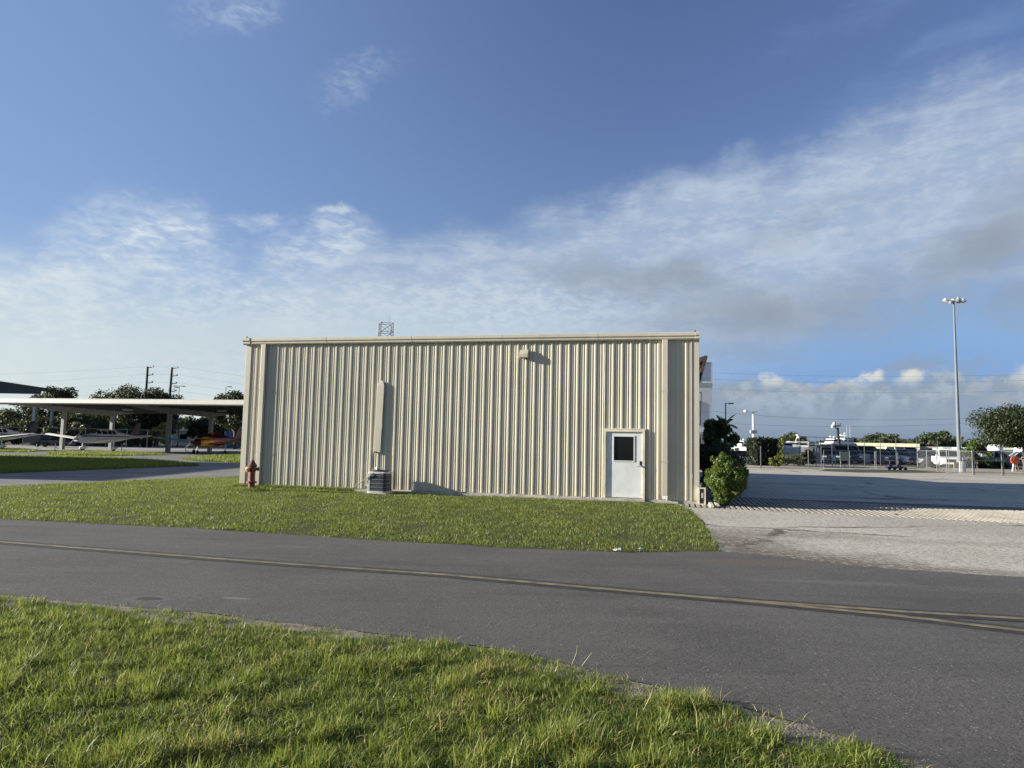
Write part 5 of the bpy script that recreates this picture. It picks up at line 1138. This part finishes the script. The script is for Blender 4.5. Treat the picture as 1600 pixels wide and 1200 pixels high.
# leaning utility pole with transformers
yU = 118.; q = gnd(1313, yU); hU = top_h(1306, 664.5, yU); t = thing('utility_pole', 'leaning utility pole with white transformers among the boats and cars', 'utility pole', (q.x, q.y, 0)); tp = atd(1308.5, 668, yU)-q
mb = MB(); mb.tube((0, 0, 0), tp, .25, .20, 9); mb.build('pole', M('tarred_wood', (.025, .022, .02), .9), t)
mb = MB(); mb.tube(tp+Vector((-.9, 0, .15)), tp+Vector((.55, 0, .35)), .10, n=6); mb.tube(tp+Vector((-.35, 0, -.15)), tp+Vector((-.35, 0, 1.0)), .08, n=6); mb.build('crossarm', WOODP, t)
for x, z in ((-.65, .35), (-.95, -.05)): mb = MB(); mb.lathe([(0, 0), (.18, 0), (.2, .05), (.2, .4), (.1, .48), (0, .5)], tp+Vector((x, -.2, z)), 10); mb.build('transformer', PW, t)
for x in (-.3, .15, .5): mb = MB(); mb.lathe([(0, 0), (.07, 0), (.05, .2), (0, .25)], tp+Vector((x, 0, .5)), 6); mb.build('insulator', PORC, t)
# long power lines crossing the sky on the right
yP = 96.
for j, pts in enumerate((((1000, 576), (1350, 588), (1760, 580)), ((1000, 586), (1350, 598), (1760, 588)), ((1000, 602), (1350, 613.5), (1760, 606)), ((1000, 626), (1340, 656), (1760, 637)), ((1000, 652), (1380, 666), (1760, 640)))):
    A, Mi, B = [atd(px, py, yP+j*3) for px, py in pts]; ns = ('topmost', 'second', 'third', 'fourth', 'lowest')[j]
    n_ = 30; mb = MB(); Q = [A*((1-q)*(1-2*q))+Mi*(4*q*(1-q))+B*(q*(2*q-1)) for q in [i/n_ for i in range(n_+1)]]; mb.path(Q, (.011, .011, .010, .018, .016)[j], 4); o = mb.build('power_line', WIRE); tag(o, f'{ns} of five power lines crossing the sky right of the hangar', 'power line', 'power lines right of the hangar')
# two whip antennas and flag staffs
for px, ty, y in ((1323.5, 664, 121), (1328.5, 664, 122)): q = gnd(px, y); mb = MB(); mb.tube((q.x, q.y, 0), (q.x, q.y, top_h(px, ty, y)), .035, .02, 5); o = mb.build('whip_antenna', MAT_STEEL); tag(o, ('left' if px < 1326 else 'right')+' of two thin whip antennas above the tall white yacht', 'antenna')
for k, (px, ty) in enumerate(((1501.5, 680), (1514.5, 689))): q = gnd(px, 130); mb = MB(); mb.tube((q.x, q.y, 0), (q.x, q.y, top_h(px, ty, 130)), .09, .06, 6); mb.lathe([(0, 0), (.1, .0), (.1, .1), (0, .15)], (q.x, q.y, top_h(px, ty, 130)), 6); o = mb.build('white_mast', WP); tag(o, ('taller white mast beside the floodlight mast', 'shorter white mast just left of the small tree')[k], 'mast')
# ------------------------------------------------------------------ warehouses
def house(label, px0, px1, ty, y, col, roofcol, nwin=0, dep=14, fascia=.6, arches=False, name='warehouse'):
    a, b = gnd(px0, y), gnd(px1, y); w = (b.x-a.x)/.93; h = top_h((px0+px1)/2, ty, y); t = thing(name, label, 'building', a, -.42); 
    mb = MB(); mb.span((0, 0, 0), (w, dep, h-fascia)); mb.build('wall', M(name+'_wall', col, .7, var=.06), t)
    mb = MB(); mb.span((-.3, -.3, h-fascia), (w+.3, dep+.3, h)); mb.build('roof', M(name+'_roof', roofcol, .6, var=.06), t)
    for k in range(nwin):
        x = w*(k+.5)/nwin; ww = w/nwin*.30; mb = MB()
        if arches: mb.prism([(x-ww, 1.9), (x+ww, 1.9), (x+ww, h-fascia-.9), (x+ww*.6, h-fascia-.5), (x, h-fascia-.35), (x-ww*.6, h-fascia-.5), (x-ww, h-fascia-.9)], -.05, -.002)
        else: mb.span((x-ww, -.05, .1), (x+ww, -.002, h-fascia-.3))
        mb.build('opening', M('shaded_opening', (.14, .075, .05) if arches else (.05, .05, .05), .8), t)
    return t
house('long tan building with a row of dark reddish arches beyond the boats', 1258, 1293, 695.0, 175, (.46, .36, .20), (.52, .42, .25), 6, arches=True)
house('long cream warehouse with flat roof right of the tall white yacht', 1338, 1416, 692.5, 170, (.40, .36, .28), (.66, .60, .42), 6, fascia=1.5)
house('lower tan warehouse at the right end of the cream warehouse', 1416, 1448, 697.5, 172, (.33, .28, .23), (.46, .40, .33), 3)
house('grey white shed with curved roof behind the white pickup truck', 1476, 1500, 698.5, 135, (.34, .36, .38), (.28, .31, .34), 2, fascia=.8)
house('pale low building behind the small dark tree', 1500, 1549, 699.5, 128, (.34, .35, .33), (.46, .47, .45), 4, fascia=.45)
house('pale low building behind the big oak at the right edge', 1562, 1640, 700, 140, (.42, .46, .44), (.45, .50, .48), 4, fascia=.45)
q = gnd(1555, 108); hT_ = top_h(1555, 695, 108); t = thing('storage_tank', 'squat white storage tank below the big oak', 'tank', (q.x, q.y, 0)); mb = MB(); mb.lathe([(0, 0), (.75, 0), (.80, .5), (1.0, 1.0), (1.0, hT_-.25), (.8, hT_), (0, hT_+.08)], n=20); mb.build('shell', PW, t, smooth=40); mb = MB(); mb.span((-.07, -1.06, 0), (.07, -1.0, hT_)); mb.build('ladder', MAT_STEEL, t)
t2 = dup(t, (gnd(1594, 112).x, 112, 0), .4, .88, 'smaller white storage tank near the right edge below the oak'); t2['category'] = 'tank'
# ------------------------------------------------------------------ boats
HW = M('gelcoat_white', (.64, .63, .60), .3, var=.03)
def boat(label, px, y, Ln, rz, tiers, hull=1.3, bw=1.5, z=1.0, mast=0, fly=False, hullmat=None, py=None):
    q = gnd(px, y); t = thing('boat', label, 'boat', (q.x, q.y, z), rz)
    st = [(-.5, .85, .0), (-.2, 1, .0), (.15, .95, .05), (.38, .55, .18), (.5, .02, .32)]
    rings = [[(x*Ln, -bw*w, hull*(1+rise)), (x*Ln, -bw*w*.8, hull*.35), (x*Ln*(.96), 0, rise*hull), (x*Ln, bw*w*.8, hull*.35), (x*Ln, bw*w, hull*(1+rise))] for x, w, rise in st]
    mb = MB(); mb.loft(rings, closed=True); mb.build('hull', hullmat or HW, t, smooth=35)
    zb_ = hull
    for x0, x1, wk, h in tiers:
        mb = MB(); mb.loft([[(x0*Ln, -bw*wk, z_), (x0*Ln, bw*wk, z_), (x1*Ln-(z_-zb_)*.55, bw*wk*.9, z_), (x1*Ln-(z_-zb_)*.55, -bw*wk*.9, z_)] for z_ in (zb_, zb_+h)]); tr_ = mb.build('cabin', HW, t, bevel=.04)
        mb = MB(); m0, m1 = zb_+h*.45, zb_+h*.80; e = .012
        mb.loft([[(x0*Ln+.3, -bw*wk-e, z_), (x0*Ln+.3, bw*wk+e, z_), (x1*Ln-(z_-zb_)*.55+e, bw*wk*.9+e, z_), (x1*Ln-(z_-zb_)*.55+e, -bw*wk*.9-e, z_)] for z_ in (m0, m1)], cap=False); mb.build('window_band', MAT_GLASS, tr_)
        zb_ += h
    mb = MB(); rp = [(x*Ln, s*bw*w*.95, hull*(1+rise)+.55) for s in (-1,) for x, w, rise in st]
    for s in (-1, 1):
        P_ = [(x*Ln, s*bw*w*.95, hull*(1+rise)+.55) for x, w, rise in st]; mb.path(P_, .025, 5)
        for p in P_: mb.tube((p[0], p[1], p[2]-.55), p, .02, n=5)
    mb.build('railing', MAT_STEEL, t)
    if mast:
        mb = MB(); mb.tube((0, 0, zb_), (-.3, 0, zb_+mast), .05, n=6); mb.tube((-.5, -.6, zb_+mast*.6), (-.5, .6, zb_+mast*.6), .04, n=6)
        mb.lathe([(0, 0), (.22, 0), (.25, .15), (0, .3)], (-.3, .5, zb_+mast*.6), 10); mb.lathe([(0, 0), (.18, 0), (.2, .15), (0, .25)], (-.3, -.3, zb_+mast), 10); mb.build('mast', HW, t)
    return t
boat('tall white motor yacht with several decks behind the leaning utility pole', 1320, 122, 5.4, .5, ((-.42, .34, .92, .75), (-.34, .22, .8, .62), (-.2, .06, .55, .3)), 1.0, 1.5, .9, .7)
boat('white motor yacht with a sloping dark window left of the leaning pole', 1298, 120, 5.0, PI+.4, ((-.40, .30, .9, .8), (-.32, .10, .75, .75)), .95, 1.35, .85, .3)
boat('white sport boat with raked arch between ivy column and tan building', 1243, 96, 6.2, PI-.2, ((-.25, .22, .8, .75),), 1.0, 1.35, .8, .8)
boat('small white cabin boat beside the ivy column', 1228, 92, 4.2, .1, ((-.3, .15, .85, .7),), .9, 1.2, .75)
boat('low white boat just right of the white sport boat', 1262, 104, 5.5, PI, ((-.2, .2, .8, .6),), .9, 1.2, .8)
boat('small white boat near the white camera pole', 1163, 110, 4.8, .3, ((-.25, .2, .8, .7),), .9, 1.2, .6, .5)
boat('dark hulled boat beside the dark hedge', 1171, 98, 5.0, .15, ((-.2, .15, .8, .5),), .8, 1.2, .35, 0, hullmat=PB)
# ------------------------------------------------------------------ vehicles
CT = M('car_tyre', (.018, .018, .018), .85); CR = M('wheel_rim', (.35, .36, .37), .4, .6); HLm = M('headlight_lens', (.7, .72, .72), .15); TLm = M('red_lens', (.35, .02, .02), .3)
def carpaint(name, col): return M(name, col, .28, 0, var=.03, spec=.6)
def car(label, px, y, rz, kind, paint, group='cars parked beyond the fence'):
    q = gnd(px, y); t = thing({'suv': 'parked_suv', 'pickup': 'pickup_truck', 'van': 'parked_van', 'sedan': 'parked_car'}[kind], label, {'suv': 'car', 'sedan': 'car', 'pickup': 'pickup truck', 'van': 'van'}[kind], (q.x, q.y, .006), rz, group)
    Ln, w, h, belt = {'suv': (4.8, .95, 1.78, 1.08), 'pickup': (5.6, .98, 1.85, 1.12), 'van': (5.4, .98, 2.1, 1.15), 'sedan': (4.6, .9, 1.46, .95)}[kind]; L2 = Ln/2
    prof = [(-L2, .38), (-L2+.06, belt-.06), (-L2+.2, belt), (L2*.48, belt), (L2-.25, belt-.16), (L2-.03, belt-.34), (L2, .4), (L2*.9, .28), (-L2*.95, .28)]
    mb = MB(); mb.loft([[(x, s*w*k, z) for x, z in prof] for s, k in ((-1, .95), (-1, 1), (1, 1), (1, .95))] if False else [[(x*kx, yy, z) for x, z in prof] for yy, kx in ((-w, .985), (-w*.9, 1), (w*.9, 1), (w, .985))]); body = mb.build('body', paint, t, bevel=.05)
    x0, x1, t0, t1 = {'suv': (-L2+.08, L2*.48, -L2+.25, L2*.14), 'pickup': (-L2*.12, L2*.50, -L2*.05, L2*.20), 'van': (-L2+.05, L2*.78, -L2+.1, L2*.45), 'sedan': (-L2*.72, L2*.45, -L2*.40, L2*.08)}[kind]
    mb = MB(); mb.loft([[(x0+.04, -w*.93, belt), (x0+.04, w*.93, belt), (x1-.04, w*.93, belt), (x1-.04, -w*.93, belt)], [(t0+.02, -w*.78, h-.07), (t0+.02, w*.78, h-.07), (t1-.02, w*.78, h-.07), (t1-.02, -w*.78, h-.07)]]); mb.build('windows', MAT_GLASS, t)
    mb = MB(); mb.loft([[(t0, -w*.80, h-.07), (t0, w*.80, h-.07), (t1, w*.80, h-.07), (t1, -w*.80, h-.07)], [(t0+.1, -w*.70, h), (t0+.1, w*.70, h), (t1-.12, w*.70, h), (t1-.12, -w*.70, h)]]); rf_ = mb.build('roof', paint, t, bevel=.02)
    mid = (x0+x1)/2
    for s in (-1, 1):
        mb = MB(); mb.tube((x1-.01, s*w*.94, belt), (t1, s*w*.79, h-.06), .045, n=5); mb.tube((x0+.02, s*w*.94, belt), (t0, s*w*.79, h-.06), .06, n=5); mb.tube((mid, s*w*.945, belt), ((t0+t1)/2, s*w*.79, h-.06), .035, n=5); mb.build('pillar', paint, rf_)
        mb = MB(); mb.box((x1-.35, s*(w+.08), belt+.05), (.12, .16, .14)); mb.build('mirror', paint, t, bevel=.02)
        mb = MB(); mb.box((L2-.05, s*w*.72, belt-.28), (.14, .34, .16)); mb.build('headlight', HLm, t); mb = MB(); mb.box((-L2+.02, s*w*.86, belt-.2), (.1, .16, .3)); mb.build('taillight', TLm, t)
        for x in (-L2*.60, L2*.62):
            mb = MB(); mb.lathe([(0, -.11), (.27, -.12), (.34, -.08), (.35, 0), (.34, .08), (.27, .12), (0, .11)], (x, s*(w-.09), .345), 18, 'Y'); wh = mb.build('wheel', CT, t, smooth=40); mb = MB(); mb.lathe([(0, -.128), (.19, -.128), (.21, -.118), (.21, .118), (.19, .128), (0, .128)], (x, s*(w-.09), .345), 12, 'Y'); mb.build('rim', CR, wh)
    mb = MB(); mb.span((L2-.03, -w*.5, .55), (L2+.015, w*.5, belt-.24)); mb.build('grille', MAT_DARK, t); mb = MB(); mb.span((-L2-.03, -w*.9, .38), (-L2+.1, w*.9, .52)); mb.build('bumper', MAT_DARK, t)
    if kind == 'pickup': mb = MB(); mb.span((-L2+.1, -w*.8, belt+.001), (x0-.05, w*.8, belt+.012)); mb.build('bed', MAT_DARK, t)
    return t
BK = carpaint('black_paintwork', (.022, .024, .030)); BL = carpaint('navy_paintwork', (.025, .04, .075)); WHt = carpaint('white_paintwork', (.72, .73, .74)); SV = carpaint('silver_paintwork', (.42, .44, .47)); LBL = carpaint('pale_blue_paintwork', (.42, .56, .62)); GRc = carpaint('grey_paintwork', (.13, .14, .15)); GNc = carpaint('teal_paintwork', (.03, .075, .085))
car('dark blue suv parked left of the leaning utility pole', 1290, 80, -1.75, 'suv', BL)
car('black van parked just left of the leaning utility pole', 1305, 82, -1.5, 'van', BK)
car('dark teal suv parked just right of the leaning utility pole', 1321, 81, -1.6, 'suv', GNc)
car('silver van parked behind the gate right of the grey board', 1345, 82, -.15, 'van', SV)
car('grey suv parked behind the gate, right of the silver van', 1371, 81, -1.4, 'suv', GRc)
car('dark suv parked left of the wheeled trolley', 1390, 82, -1.65, 'suv', BK)
car('silver suv parked behind the wheeled trolley', 1406, 81, -1.5, 'suv', SV)
car('dark sedan parked right of the wheeled trolley', 1424, 80, -1.3, 'sedan', GRc)
car('dark green suv parked behind the tall fence posts', 1447, 84, -1.5, 'suv', GNc)
car('white pickup truck parked behind the floodlight mast', 1479, 73, -1.95, 'pickup', WHt)
car('grey suv parked right behind the floodlight mast', 1510, 76, -1.6, 'suv', GRc)
car('dark pickup truck parked below the small dark tree', 1549, 74, -.1, 'pickup', BL)
car('pale blue and white pickup truck at the right edge below the oak', 1600, 78, PI-.35, 'pickup', LBL)
for k, (px, y, kind, p_) in enumerate(((1360, 92, 'suv', WHt), (1385, 93, 'sedan', SV), (1412, 92, 'van', WHt), (1437, 93, 'sedan', WHt), (1335, 94, 'suv', BK), (1460, 92, 'suv', WHt))):
    car(('white suv in the second row behind the silver van', 'silver sedan in the second row behind the grey suv', 'white van in the second row behind the wheeled trolley', 'white sedan in the second row right of the white van', 'black suv in the second row below the cream warehouse', 'white suv in the second row left of the white pickup')[k], px, y, -1.5, kind, p_)
